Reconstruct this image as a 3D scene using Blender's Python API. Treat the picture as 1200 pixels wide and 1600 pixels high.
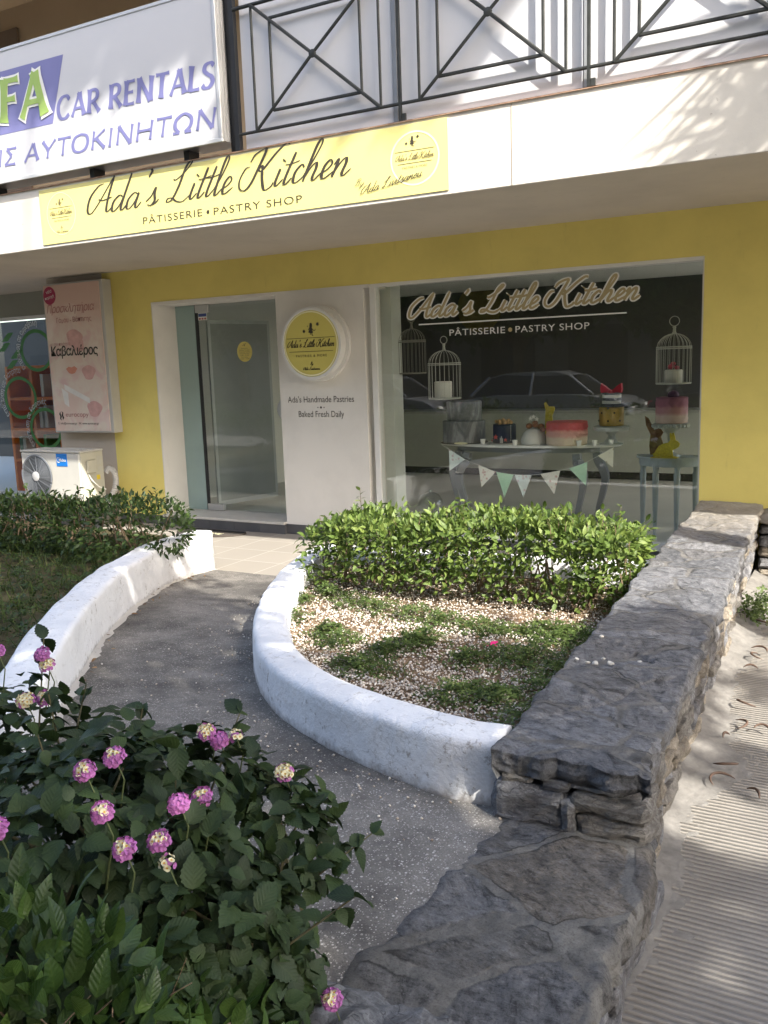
import bpy, math, random
import numpy as np
from mathutils import Vector, Matrix, noise

for _o in list(bpy.data.objects):
    bpy.data.objects.remove(_o, do_unlink=True)
SC = bpy.context.scene
COL = SC.collection
rad = math.radians

# ------------------------------------------------------------------ camera
def cam_axes(yaw, pitch, roll):
    cy, sy = math.cos(yaw), math.sin(yaw); cp, sp = math.cos(pitch), math.sin(pitch); cr, sr = math.cos(roll), math.sin(roll)
    Rz = Matrix(((cy, -sy, 0), (sy, cy, 0), (0, 0, 1)))
    fwd = Vector((0, cp, -sp)); right = Vector((1, 0, 0)); down = Vector((0, -sp, -cp))
    r2 = right * cr + down * sr; d2 = down * cr - right * sr
    return Rz @ r2, Rz @ d2, Rz @ fwd
_r, _d, _f = cam_axes(rad(29.0787), rad(9.4999), rad(1.9918))
cd = bpy.data.cameras.new("camera"); co = bpy.data.objects.new("camera", cd); COL.objects.link(co)
M4 = Matrix.Identity(4)
for i in range(3):
    M4[i][0] = _r[i]; M4[i][1] = -_d[i]; M4[i][2] = -_f[i]
M4[0][3], M4[1][3], M4[2][3] = 0.0, -7.650675, 1.661295
co.matrix_world = M4
cd.sensor_fit = 'VERTICAL'; cd.sensor_height = 36.0; cd.lens = 36.0 * 1381.985 / 1600.0
cd.clip_start = 0.05; cd.clip_end = 600
SC.camera = co

# ------------------------------------------------------------------ light
SUN = Vector((1.95, -1.0, 1.85)).normalized()          # towards the sun
EL = math.asin(SUN.z)
w = bpy.data.worlds.new("World"); SC.world = w; w.use_nodes = True
nt = w.node_tree; bg = nt.nodes["Background"]; sky = nt.nodes.new("ShaderNodeTexSky")
sky.sky_type = 'NISHITA'; sky.sun_disc = False; sky.sun_elevation = EL
sky.dust_density = 3.0; sky.ozone_density = 0.4; sky.air_density = 1.0
sky.sun_rotation = math.atan2(SUN.x, SUN.y)
nt.links.new(sky.outputs[0], bg.inputs[0]); bg.inputs[1].default_value = 0.15
sd = bpy.data.lights.new("sun", 'SUN'); so = bpy.data.objects.new("sun", sd); COL.objects.link(so)
sd.energy = 3.0; sd.angle = rad(0.5); sd.color = (1.0, 0.95, 0.86)
so.rotation_euler = (-SUN).to_track_quat('-Z', 'Y').to_euler(); so.location = (8, -6, 12)
SC.view_settings.view_transform = 'Standard'; SC.view_settings.look = 'None'
SC.view_settings.exposure = 1.98; SC.view_settings.gamma = 1.0; SC.view_settings.use_curve_mapping = False
SC.cycles.max_bounces = 8; SC.cycles.transparent_max_bounces = 16
SC.cycles.diffuse_bounces = 4; SC.cycles.glossy_bounces = 4

# ------------------------------------------------------------------ materials
class NT:
    def __init__(s, name):
        s.m = bpy.data.materials.new(name); s.m.use_nodes = True
        s.t = s.m.node_tree; s.b = s.t.nodes["Principled BSDF"]; s.out = s.t.nodes["Material Output"]
        s._co = None
    def n(s, typ, **kw):
        x = s.t.nodes.new("ShaderNode" + typ)
        for k, v in kw.items(): setattr(x, k, v)
        return x
    def l(s, a, b): s.t.links.new(a, b)
    def co(s):
        if s._co is None: s._co = s.n("TexCoord").outputs["Object"]
        return s._co
    def mapped(s, scale=(1, 1, 1), rot=(0, 0, 0)):
        mp = s.n("Mapping"); mp.inputs["Scale"].default_value = scale; mp.inputs["Rotation"].default_value = rot
        s.l(s.co(), mp.inputs["Vector"]); return mp.outputs[0]
    def noise(s, scale, detail=4, rough=.55, vec=None, dist=0.0):
        x = s.n("TexNoise"); x.inputs["Scale"].default_value = scale; x.inputs["Detail"].default_value = detail
        x.inputs["Roughness"].default_value = rough; x.inputs["Distortion"].default_value = dist
        s.l(vec if vec is not None else s.co(), x.inputs["Vector"]); return x.outputs["Fac"]
    def vor(s, scale, feature='F1', vec=None, out="Distance"):
        x = s.n("TexVoronoi"); x.feature = feature; x.inputs["Scale"].default_value = scale
        s.l(vec if vec is not None else s.co(), x.inputs["Vector"]); return x.outputs[out]
    def ramp(s, fac, *stops):
        x = s.n("ValToRGB"); e = x.color_ramp.elements
        while len(e) < len(stops): e.new(0.5)
        for el, (p, c) in zip(e, stops):
            el.position = p; el.color = (c if isinstance(c, tuple) else (c, c, c)) + (1,)
        s.l(fac, x.inputs[0]); return x.outputs[0]
    def mix(s, fac, a, b, mode='MIX'):
        x = s.n("Mix"); x.data_type = 'RGBA'; x.blend_type = mode
        for sock, v in ((x.inputs[0], fac), (x.inputs[6], a), (x.inputs[7], b)):
            if isinstance(v, (int, float)): sock.default_value = v if sock is x.inputs[0] or sock.type == 'VALUE' else (v, v, v, 1)
            elif isinstance(v, tuple): sock.default_value = v + (1,)
            else: s.l(v, sock)
        return x.outputs[2]
    def bump(s, h, strength=.3, dist=.01, prev=None):
        x = s.n("Bump"); x.inputs["Strength"].default_value = strength; x.inputs["Distance"].default_value = dist
        s.l(h, x.inputs["Height"])
        if prev is not None: s.l(prev, x.inputs["Normal"])
        s.l(x.outputs[0], s.b.inputs["Normal"]); return x.outputs[0]
    def base(s, c):
        if isinstance(c, tuple): s.b.inputs["Base Color"].default_value = c + (1,)
        else: s.l(c, s.b.inputs["Base Color"])
        return s
    def set(s, rough=None, metal=None, spec=None):
        if rough is not None: s.b.inputs["Roughness"].default_value = rough
        if metal is not None: s.b.inputs["Metallic"].default_value = metal
        if spec is not None: s.b.inputs["Specular IOR Level"].default_value = spec
        return s

MATS = {}
def plain(name, c, rough=.6, metal=0.0, var=.10, scale=6.0, bump=0.0, spec=.4):
    """painted / moulded surface with slight unevenness of its own colour"""
    if name in MATS: return MATS[name]
    k = NT(name)
    f = k.noise(scale, 5)
    k.base(k.ramp(f, (.25, tuple(x * (1 - var) for x in c)), (.75, tuple(min(1, x * (1 + var)) for x in c))))
    k.set(rough, metal, spec)
    if bump: k.bump(k.noise(scale * 12, 4), bump, .004)
    MATS[name] = k.m; return k.m

def plaster(name, c, dirt=(.25, .22, .18), amount=.5, bump=.25, fine=90):
    k = NT(name)
    big = k.ramp(k.noise(1.6, 6, .6), (.42, 0.0), (.75, 1.0))
    col = k.mix(big, c, tuple(x * .86 for x in c))
    st = k.noise(3.2, 8, .72, k.mapped((3.0, 3.0, .55)))
    stf = k.ramp(st, (.60, 0.0), (.78, amount))
    col = k.mix(stf, col, dirt)
    sp = k.ramp(k.noise(38, 3, .6), (.70, 0.0), (.76, amount))
    col = k.mix(sp, col, tuple(x * .55 for x in dirt))
    k.base(col).set(.85, spec=.25)
    n1 = k.bump(k.noise(fine, 4, .6), bump, .004)
    k.bump(k.noise(9, 3), bump * .6, .02, n1)
    return k.m

m_yellow = plaster("yellow_render", (.77, .645, .195), (.34, .27, .10), .30, .22)
m_white = plaster("white_render", (.72, .69, .64), (.35, .32, .28), .18, .10)
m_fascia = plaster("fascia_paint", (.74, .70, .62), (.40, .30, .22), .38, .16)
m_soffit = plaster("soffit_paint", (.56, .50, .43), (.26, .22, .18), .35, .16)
m_beige = plaster("beige_render", (.46, .40, .33), (.25, .22, .18), .25, .15)
m_upper = plaster("upper_render", (.36, .27, .17), (.2, .15, .1), .25, .12)
m_limewash = None
k = NT("limewashed_plaster")
c0 = k.mix(k.ramp(k.noise(2.2, 6, .6), (.4, 0.0), (.75, 1.0)), (.70, .70, .70), (.58, .58, .59))
chip = k.ramp(k.noise(26, 8, .75), (.565, 0.0), (.62, .8))
crw = k.n('TexNoise'); crw.inputs['Scale'].default_value = 5; crw.inputs['Detail'].default_value = 6; k.l(k.co(), crw.inputs['Vector'])
cre = k.ramp(k.vor(3.2, 'DISTANCE_TO_EDGE', k.mix(.35, k.co(), crw.outputs['Color'], 'ADD')), (.0, 1.0), (.006, 0.0)); crm = k.ramp(k.noise(1.3, 3), (.50, 0.0), (.60, .7))
c0 = k.mix(k.mix(1.0, cre, crm, 'MULTIPLY'), c0, (.25, .24, .22))
scf = k.ramp(k.noise(7, 9, .78, k.mapped((1, 1, 2.2))), (.60, 0.0), (.72, .5)); c0 = k.mix(scf, c0, (.46, .45, .43))
chipm = k.mix(k.ramp(k.noise(3.0, 4), (.38, 0.0), (.55, 1.0)), (0, 0, 0), chip, 'MIX')
c1 = k.mix(chipm, c0, (.30, .27, .24))
geo = k.n("NewGeometry"); sep = k.n("SeparateXYZ"); k.l(k.co(), sep.inputs[0])
hgt = k.n("Attribute"); hgt.attribute_name = "foot"; hgt.attribute_type = 'GEOMETRY'
mm = k.n("Math", operation='ADD'); k.l(hgt.outputs["Fac"], mm.inputs[0])
m2 = k.n("Math", operation='MULTIPLY'); k.l(k.noise(22, 8, .75), m2.inputs[0]); m2.inputs[1].default_value = .10
k.l(m2.outputs[0], mm.inputs[1])
splash = k.ramp(mm.outputs[0], (.050, 1.0), (.085, 0.0))
c2 = k.mix(splash, c1, (.30, .28, .26))
k.base(c2).set(.9, spec=.2)
b1 = k.bump(k.noise(70, 5, .65), .5, .006); k.bump(k.noise(11, 4), .5, .025, b1)
m_limewash = k.m

k = NT("aggregate_concrete")       # exposed pebbles in dark cement
v = k.n("TexVoronoi"); v.inputs["Scale"].default_value = 88; k.l(k.co(), v.inputs["Vector"])
v2 = k.n("TexVoronoi"); v2.inputs["Scale"].default_value = 165; k.l(k.co(), v2.inputs["Vector"])
bed = k.mix(k.ramp(k.noise(1.9, 9, .74), (.36, 0.0), (.60, 1.0)), (.085, .079, .070), (.27, .252, .225))
bed = k.mix(k.ramp(k.noise(210, 3, .7), (.3, 0.0), (.75, .8)), bed, (.075, .07, .066))
sc = k.n("SeparateColor"); k.l(v.outputs["Color"], sc.inputs[0])
pick = k.ramp(sc.outputs[0], (.72, 0.0), (.74, 1.0)); inside = k.ramp(v.outputs["Distance"], (.27, 1.0), (.36, 0.0))
col = k.mix(k.mix(1.0, pick, inside, 'MULTIPLY'), bed, k.ramp(sc.outputs[1], (0, (.22, .20, .18)), (.6, (.36, .34, .31)), (1, (.46, .44, .41))))
sc2 = k.n("SeparateColor"); k.l(v2.outputs["Color"], sc2.inputs[0])
pick2 = k.ramp(sc2.outputs[0], (.74, 0.0), (.76, 1.0)); in2 = k.ramp(v2.outputs["Distance"], (.28, 1.0), (.40, 0.0))
col = k.mix(k.mix(1.0, pick2, in2, 'MULTIPLY'), col, (.38, .36, .33))
col = k.mix(k.ramp(k.noise(1.3, 9, .74), (.47, 0.0), (.62, .72)), col, (.055, .052, .050))
k.base(col).set(.85, spec=.25)
bb = k.bump(inside, .35, .006); k.bump(k.noise(90, 4, .7), .6, .006, bb)
m_path = k.m

def slate(name, a, b, c, scale=1.0, stain=(.10, .082, .062)):
    k = NT(name)
    wn = k.n("TexNoise"); wn.inputs["Scale"].default_value = 3.5; wn.inputs["Detail"].default_value = 4; k.l(k.co(), wn.inputs["Vector"])
    wv = k.mix(.22, k.co(), wn.outputs["Color"], 'ADD')
    mp = k.n("Mapping"); mp.inputs["Scale"].default_value = (1.0, 2.6, 5.0); mp.inputs["Rotation"].default_value = (.2, .1, .45); k.l(wv, mp.inputs["Vector"]); vec = mp.outputs[0]
    f = k.noise(7.0 * scale, 12, .74, vec, .6)
    col = k.ramp(f, (.28, a), (.47, b), (.60, c), (.76, tuple(min(1, x * 1.45) for x in c)))
    col = k.mix(k.ramp(k.noise(2.4, 8, .72), (.50, 0.0), (.66, .8)), col, stain)
    fine = k.noise(150, 6, .8)
    col = k.mix(.75, col, k.ramp(fine, (.32, .42), (.52, 1.0), (.72, 1.0)), 'MULTIPLY')
    lich = k.ramp(k.noise(48, 7, .75), (.60, 0.0), (.67, .65))
    col = k.mix(k.mix(1.0, lich, k.ramp(k.noise(3.3, 5, .6), (.45, 0.0), (.62, 1.0)), 'MULTIPLY'), col, (.34, .335, .325))
    e1 = k.vor(5.0 * scale, 'DISTANCE_TO_EDGE', vec); e2 = k.vor(16.0 * scale, 'DISTANCE_TO_EDGE', vec)
    msk = k.ramp(k.noise(4.5, 5, .65), (.45, 0.0), (.58, 1.0))
    cr = k.mix(msk, (1, 1, 1), k.ramp(e2, (.0, .15), (.028, 1.0)), 'MIX'); cr = k.mix(1.0, cr, k.ramp(e1, (.0, .30), (.018, 1.0)), 'MULTIPLY')
    col = k.mix(1.0, col, k.ramp(cr, (0, .28), (.8, 1.0)), 'MULTIPLY')
    ve = k.ramp(k.noise(2.2, 5, .6, k.mapped((1, 2.6, 4), (.6, .3, 1.0)), 1.5), (.497, 0.0), (.503, .45), (.509, 0.0))
    col = k.mix(ve, col, (.42, .42, .41))
    k.base(col).set(.82, spec=.25)
    n1 = k.bump(f, 1.0, .035); n2 = k.bump(cr, .8, .010, n1); k.bump(fine, .8, .005, n2)
    return k.m
m_slate = [slate("slate_blue", (.11, .111, .118), (.25, .251, .262), (.38, .38, .39)),
           slate("slate_brown", (.11, .10, .09), (.22, .205, .185), (.35, .33, .30), 1.2),
           slate("slate_dark", (.08, .081, .09), (.17, .172, .185), (.29, .292, .305), .8),
           slate("slate_tan", (.18, .145, .11), (.30, .26, .205), (.44, .39, .32), 1.1)]
def flagstone(name, cell, joint, tones, mortar, zones=None, seed=0.0, stretch=(1, 1)):
    """rubble paving: noise-bent cells of schist, each its own tone, with uneven mortar between"""
    k = NT(name)
    wn = k.n("TexNoise"); wn.inputs["Scale"].default_value = 4.5; wn.inputs["Detail"].default_value = 5; k.l(k.co(), wn.inputs["Vector"])
    wv = k.mix(.16, k.co(), wn.outputs["Color"], 'ADD')
    mp = k.n("Mapping"); mp.inputs["Scale"].default_value = (stretch[0], stretch[1], .001); mp.inputs["Location"].default_value = (seed, seed * 2, 0); k.l(wv, mp.inputs["Vector"])
    ed = k.n("TexVoronoi"); ed.feature = 'DISTANCE_TO_EDGE'; ed.inputs["Scale"].default_value = 1 / cell; k.l(mp.outputs[0], ed.inputs["Vector"])
    ce = k.n("TexVoronoi"); ce.inputs["Scale"].default_value = 1 / cell; k.l(mp.outputs[0], ce.inputs["Vector"])
    sc = k.n("SeparateColor"); k.l(ce.outputs["Color"], sc.inputs[0])
    # layered grain turned differently in every stone
    rv = k.n("VectorRotate"); rv.rotation_type = 'Z_AXIS'; an = k.n("Math", operation='MULTIPLY'); k.l(sc.outputs[1], an.inputs[0]); an.inputs[1].default_value = 1.6
    k.l(k.co(), rv.inputs["Vector"]); k.l(an.outputs[0], rv.inputs["Angle"])
    m2 = k.n("Mapping"); m2.inputs["Scale"].default_value = (2.2, 7.0, 5.0); k.l(rv.outputs[0], m2.inputs["Vector"])
    f = k.noise(4.0, 12, .74, m2.outputs[0], .5)
    tone = k.ramp(sc.outputs[0], *tones)
    col = k.mix(1.0, tone, k.ramp(f, (.34, .30), (.46, .80), (.56, 1.0), (.75, 1.0)), 'MULTIPLY')
    mid_ = k.noise(34, 8, .78, k.mapped((.7, 1.5, 1), (0, 0, .25))); col = k.mix(.9, col, k.ramp(mid_, (.36, .35), (.49, .92), (.60, 1.0)), 'MULTIPLY'); col = k.mix(k.ramp(mid_, (.56, 0.0), (.68, .55)), col, (.40, .40, .405))
    col = k.mix(k.ramp(f, (.56, 0.0), (.74, .6)), col, (.34, .335, .33))
    fine = k.noise(170, 6, .82)
    col = k.mix(.8, col, k.ramp(fine, (.34, .38), (.50, .95), (.66, 1.0)), 'MULTIPLY')
    st = k.ramp(k.noise(3.0, 9, .74), (.54, 0.0), (.66, .6)); col = k.mix(st, col, (.085, .078, .07))
    li = k.ramp(k.noise(60, 7, .78), (.60, 0.0), (.66, .55)); col = k.mix(li, col, (.36, .355, .345))
    e2 = k.vor(14.0, 'DISTANCE_TO_EDGE', m2.outputs[0]); cmask = k.ramp(k.noise(5, 5, .65), (.46, 0.0), (.58, 1.0))
    crk = k.mix(cmask, (1, 1, 1), k.ramp(e2, (0, .2), (.03, 1.0)))
    col = k.mix(1.0, col, k.ramp(crk, (0, .35), (.8, 1.0)), 'MULTIPLY')
    # mortar
    jn = k.n("Math", operation='MULTIPLY_ADD'); k.l(k.noise(9, 8, .75), jn.inputs[0]); jn.inputs[1].default_value = -joint * 2.6; k.l(ed.outputs["Distance"], jn.inputs[2])
    jt = k.ramp(jn.outputs[0], (.0, 1.0), (.018, 0.0))
    mcol = k.mix(.8, k.ramp(k.noise(12, 8, .75), (.3, tuple(x * .55 for x in mortar)), (.6, mortar), (.8, tuple(x * 1.35 for x in mortar))), k.ramp(fine, (.34, .4), (.5, 1.0)), 'MULTIPLY')
    col = k.mix(jt, col, mcol)
    # dark seam where stone meets mortar
    seam = k.ramp(jn.outputs[0], (.0, 0.0), (.012, .8), (.035, 0.0)); col = k.mix(k.mix(1.0, seam, cmask, 'MULTIPLY'), col, (.035, .033, .03))
    if zones:                    # blends to a paler, tan tone along y
        sy = k.n("SeparateXYZ"); k.l(k.co(), sy.inputs[0]); za = k.n("Math", operation='MULTIPLY_ADD'); k.l(k.noise(3, 6, .7), za.inputs[0]); za.inputs[1].default_value = 1.2; k.l(sy.outputs[1], za.inputs[2])
        zm = k.n("MapRange"); k.l(za.outputs[0], zm.inputs[0]); zm.inputs[1].default_value = zones[0]; zm.inputs[2].default_value = zones[1]
        pale = k.mix(.55, col, zones[2]); col = k.mix(zm.outputs[0], col, pale)
    k.base(col).set(.85, spec=.22)
    n0 = k.bump(jt, -.6, .008) if False else k.bump(f, 1.0, .03)
    n0 = k.bump(mid_, .9, .014, n0); n1 = k.bump(k.ramp(jn.outputs[0], (0, 0.0), (.03, 1.0)), .7, .012, n0); n2 = k.bump(crk, .7, .008, n1); k.bump(fine, .9, .006, n2)
    return k.m
m_coping = flagstone("coping_schist", .36, .010, ((0, (.23, .235, .25)), (.35, (.31, .312, .325)), (.6, (.25, .245, .245)), (.8, (.37, .37, .38)), (1, (.20, .205, .22))), (.25, .24, .225), (1.3, 2.6, (.52, .46, .37)), 3.0, (.8, 1.2))
m_flag = flagstone("landing_schist", .30, .030, ((0, (.20, .20, .205)), (.3, (.26, .258, .26)), (.55, (.225, .215, .20)), (.72, (.285, .285, .292)), (.9, (.27, .225, .165)), (1, (.19, .19, .196))), (.26, .25, .23), None, 7.3)
k = NT("old_mortar")
k.base(k.ramp(k.noise(14, 8, .7), (.3, (.10, .09, .08)), (.55, (.24, .22, .195)), (.8, (.38, .36, .33)))).set(.95, spec=.15)
k.bump(k.noise(70, 6, .75), .9, .01)
m_mortar = k.m

def ground_mix(name, a, b, c, s=5.0, bumpd=.015):
    k = NT(name)
    k.base(k.ramp(k.noise(s, 9, .7), (.3, a), (.52, b), (.75, c))).set(.95, spec=.15)
    n1 = k.bump(k.noise(s * 9, 6, .75), .8, bumpd)
    return k.m
m_soil = ground_mix("dry_soil", (.10, .07, .045), (.20, .14, .09), (.32, .24, .17))
m_sand = ground_mix("sandy_dirt", (.115, .110, .102), (.19, .181, .167), (.27, .258, .236), 7.0, .006)
m_lawn = ground_mix("lawn_soil", (.032, .038, .015), (.07, .06, .03), (.13, .09, .055), 3.5)
m_asphalt = ground_mix("asphalt", (.04, .04, .042), (.055, .055, .056), (.08, .08, .08), 30, .005)

k = NT("grooved_concrete")
mp = k.mapped((1, 1, 1))
wv = k.n("TexWave"); wv.wave_type = 'BANDS'; wv.bands_direction = 'Y'; wv.inputs["Scale"].default_value = 12.5
wv.inputs["Distortion"].default_value = .9; wv.inputs["Detail"].default_value = 3; wv.inputs["Detail Scale"].default_value = 1.6
k.l(mp, wv.inputs["Vector"])
base = k.mix(k.ramp(k.noise(2.4, 6, .65), (.35, 0.0), (.7, 1.0)), (.29, .27, .24), (.21, .195, .175))
gro = k.ramp(wv.outputs["Fac"], (.12, 1.0), (.42, 0.0))
grn = k.mix(1.0, gro, k.ramp(k.noise(5, 7, .75, k.mapped((1.6, 6, 1))), (.36, .30), (.66, .85)), 'MULTIPLY')
col = k.mix(grn, base, (.10, .092, .08))
k.base(col).set(.9, spec=.2)
n1 = k.bump(wv.outputs["Fac"], .8, .012); k.bump(k.noise(110, 5, .7), .5, .004, n1)
m_groove = k.m

k = NT("forecourt_tiles")
br = k.n("TexBrick"); br.offset = 0; br.inputs["Scale"].default_value = 1.0
br.inputs["Brick Width"].default_value = .40; br.inputs["Row Height"].default_value = .40; br.inputs["Mortar Size"].default_value = .006
br.inputs["Mortar Smooth"].default_value = .2
br.inputs["Color1"].default_value = (.26, .238, .205, 1); br.inputs["Color2"].default_value = (.285, .26, .225, 1); br.inputs["Mortar"].default_value = (.42, .39, .345, 1)
k.l(k.co(), br.inputs["Vector"])
k.base(k.mix(k.ramp(k.noise(3, 6, .6), (.4, 0.0), (.8, .5)), br.outputs["Color"], (.30, .27, .23))).set(.55, spec=.35)
k.bump(br.outputs["Fac"], .3, -.003)
m_tile = k.m

def leafmat(name, a, b, c, trans=.35, rough=.45):
    k = NT(name)
    g = k.n("NewGeometry")
    f = k.noise(14, 3)
    mx = k.n("Math", operation='ADD'); k.l(g.outputs["Random Per Island"], mx.inputs[0]); k.l(f, mx.inputs[1])
    h = k.n("Math", operation='MULTIPLY'); k.l(mx.outputs[0], h.inputs[0]); h.inputs[1].default_value = .5
    col = k.ramp(h.outputs[0], (.18, a), (.50, b), (.85, c))
    k.base(col).set(rough, spec=.35)
    uv = k.n("UVMap"); uv.uv_map = "leaf"; su = k.n("SeparateXYZ"); k.l(uv.outputs[0], su.inputs[0])
    ab = k.n("Math", operation='ABSOLUTE'); k.l(su.outputs[0], ab.inputs[0])
    sd_ = k.n("Math", operation='MULTIPLY_ADD'); k.l(ab.outputs[0], sd_.inputs[0]); sd_.inputs[1].default_value = -1.1; k.l(su.outputs[1], sd_.inputs[2])
    wf_ = k.n("Math", operation='MULTIPLY'); k.l(sd_.outputs[0], wf_.inputs[0]); wf_.inputs[1].default_value = 44.0
    sn = k.n("Math", operation='SINE'); k.l(wf_.outputs[0], sn.inputs[0])
    mid = k.ramp(ab.outputs[0], (.0, 1.0), (.030, 0.0)); vein = k.ramp(sn.outputs[0], (.80, 0.0), (1.0, .22))
    allv = k.mix(1.0, mid, vein, 'ADD')
    k.base(k.mix(k.mix(1.0, allv, .38, 'MULTIPLY'), col, c))
    n1 = k.bump(sn.outputs[0], .16, .002); k.bump(k.noise(110, 3, .6), .35, .004, n1)
    tr = k.n("BsdfTranslucent"); k.l(k.mix(.6, col, (.35, .5, .05), 'MULTIPLY') if False else col, tr.inputs["Color"])
    ms = k.n("MixShader"); ms.inputs[0].default_value = trans
    k.l(k.b.outputs[0], ms.inputs[1]); k.l(tr.outputs[0], ms.inputs[2]); k.l(ms.outputs[0], k.out.inputs["Surface"])
    return k.m
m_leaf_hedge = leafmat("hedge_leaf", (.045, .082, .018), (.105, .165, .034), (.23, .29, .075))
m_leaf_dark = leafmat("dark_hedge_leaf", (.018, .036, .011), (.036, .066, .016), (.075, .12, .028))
m_leaf_lantana = leafmat("lantana_leaf", (.011, .022, .007), (.022, .042, .011), (.040, .066, .017), .18, .6)
m_leaf_privet = leafmat("privet_leaf", (.016, .034, .008), (.032, .066, .013), (.068, .115, .024), .25, .42)
m_leaf_tree = leafmat("tree_leaf", (.03, .065, .015), (.055, .10, .02), (.09, .15, .03))
m_leaf_clover = leafmat("clover_leaf", (.045, .075, .020), (.085, .13, .035), (.15, .20, .06))
m_grass = leafmat("grass_blade", (.030, .060, .013), (.06, .105, .024), (.14, .15, .05))
k = NT("tree_bark"); k.base(k.ramp(k.noise(9, 8, .7, k.mapped((3, 3, .6))), (.3, (.05, .04, .03)), (.7, (.16, .13, .10)))).set(.95)
k.bump(k.noise(14, 7, .7, k.mapped((3, 3, .5))), .8, .02); m_bark = k.m
m_stem = plain("green_stem", (.09, .11, .04), .6)
m_twig = plain("dry_twig", (.17, .12, .075), .8, var=.3)

def glassmat(name, tint, refl=1.0, rough=0.0):
    k = NT(name); k.t.nodes.remove(k.b)
    tr = k.n("BsdfTransparent"); tr.inputs[0].default_value = tint + (1,)
    gl = k.n("BsdfGlossy"); gl.inputs["Roughness"].default_value = rough; gl.inputs["Color"].default_value = (refl, refl, refl, 1)
    fr = k.n("Fresnel"); gb = k.n("NewGeometry"); mr = k.n("MapRange"); k.l(gb.outputs["Backfacing"], mr.inputs[0]); mr.inputs[3].default_value = 1.55; mr.inputs[4].default_value = 1 / 1.55; k.l(mr.outputs[0], fr.inputs["IOR"])
    ms = k.n("MixShader"); k.l(fr.outputs[0], ms.inputs[0]); k.l(tr.outputs[0], ms.inputs[1]); k.l(gl.outputs[0], ms.inputs[2])
    k.l(ms.outputs[0], k.out.inputs["Surface"]); return k.m
m_glass = glassmat("shop_glass", (.97, .985, .975), .9)
m_glassdoor = glassmat("door_glass", (.95, .975, .96), .9)
m_dome = glassmat("thin_glass", (.92, .95, .94))
m_frost = plain("frosted_glass", (.30, .40, .38), .25, var=.05, scale=2)

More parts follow.
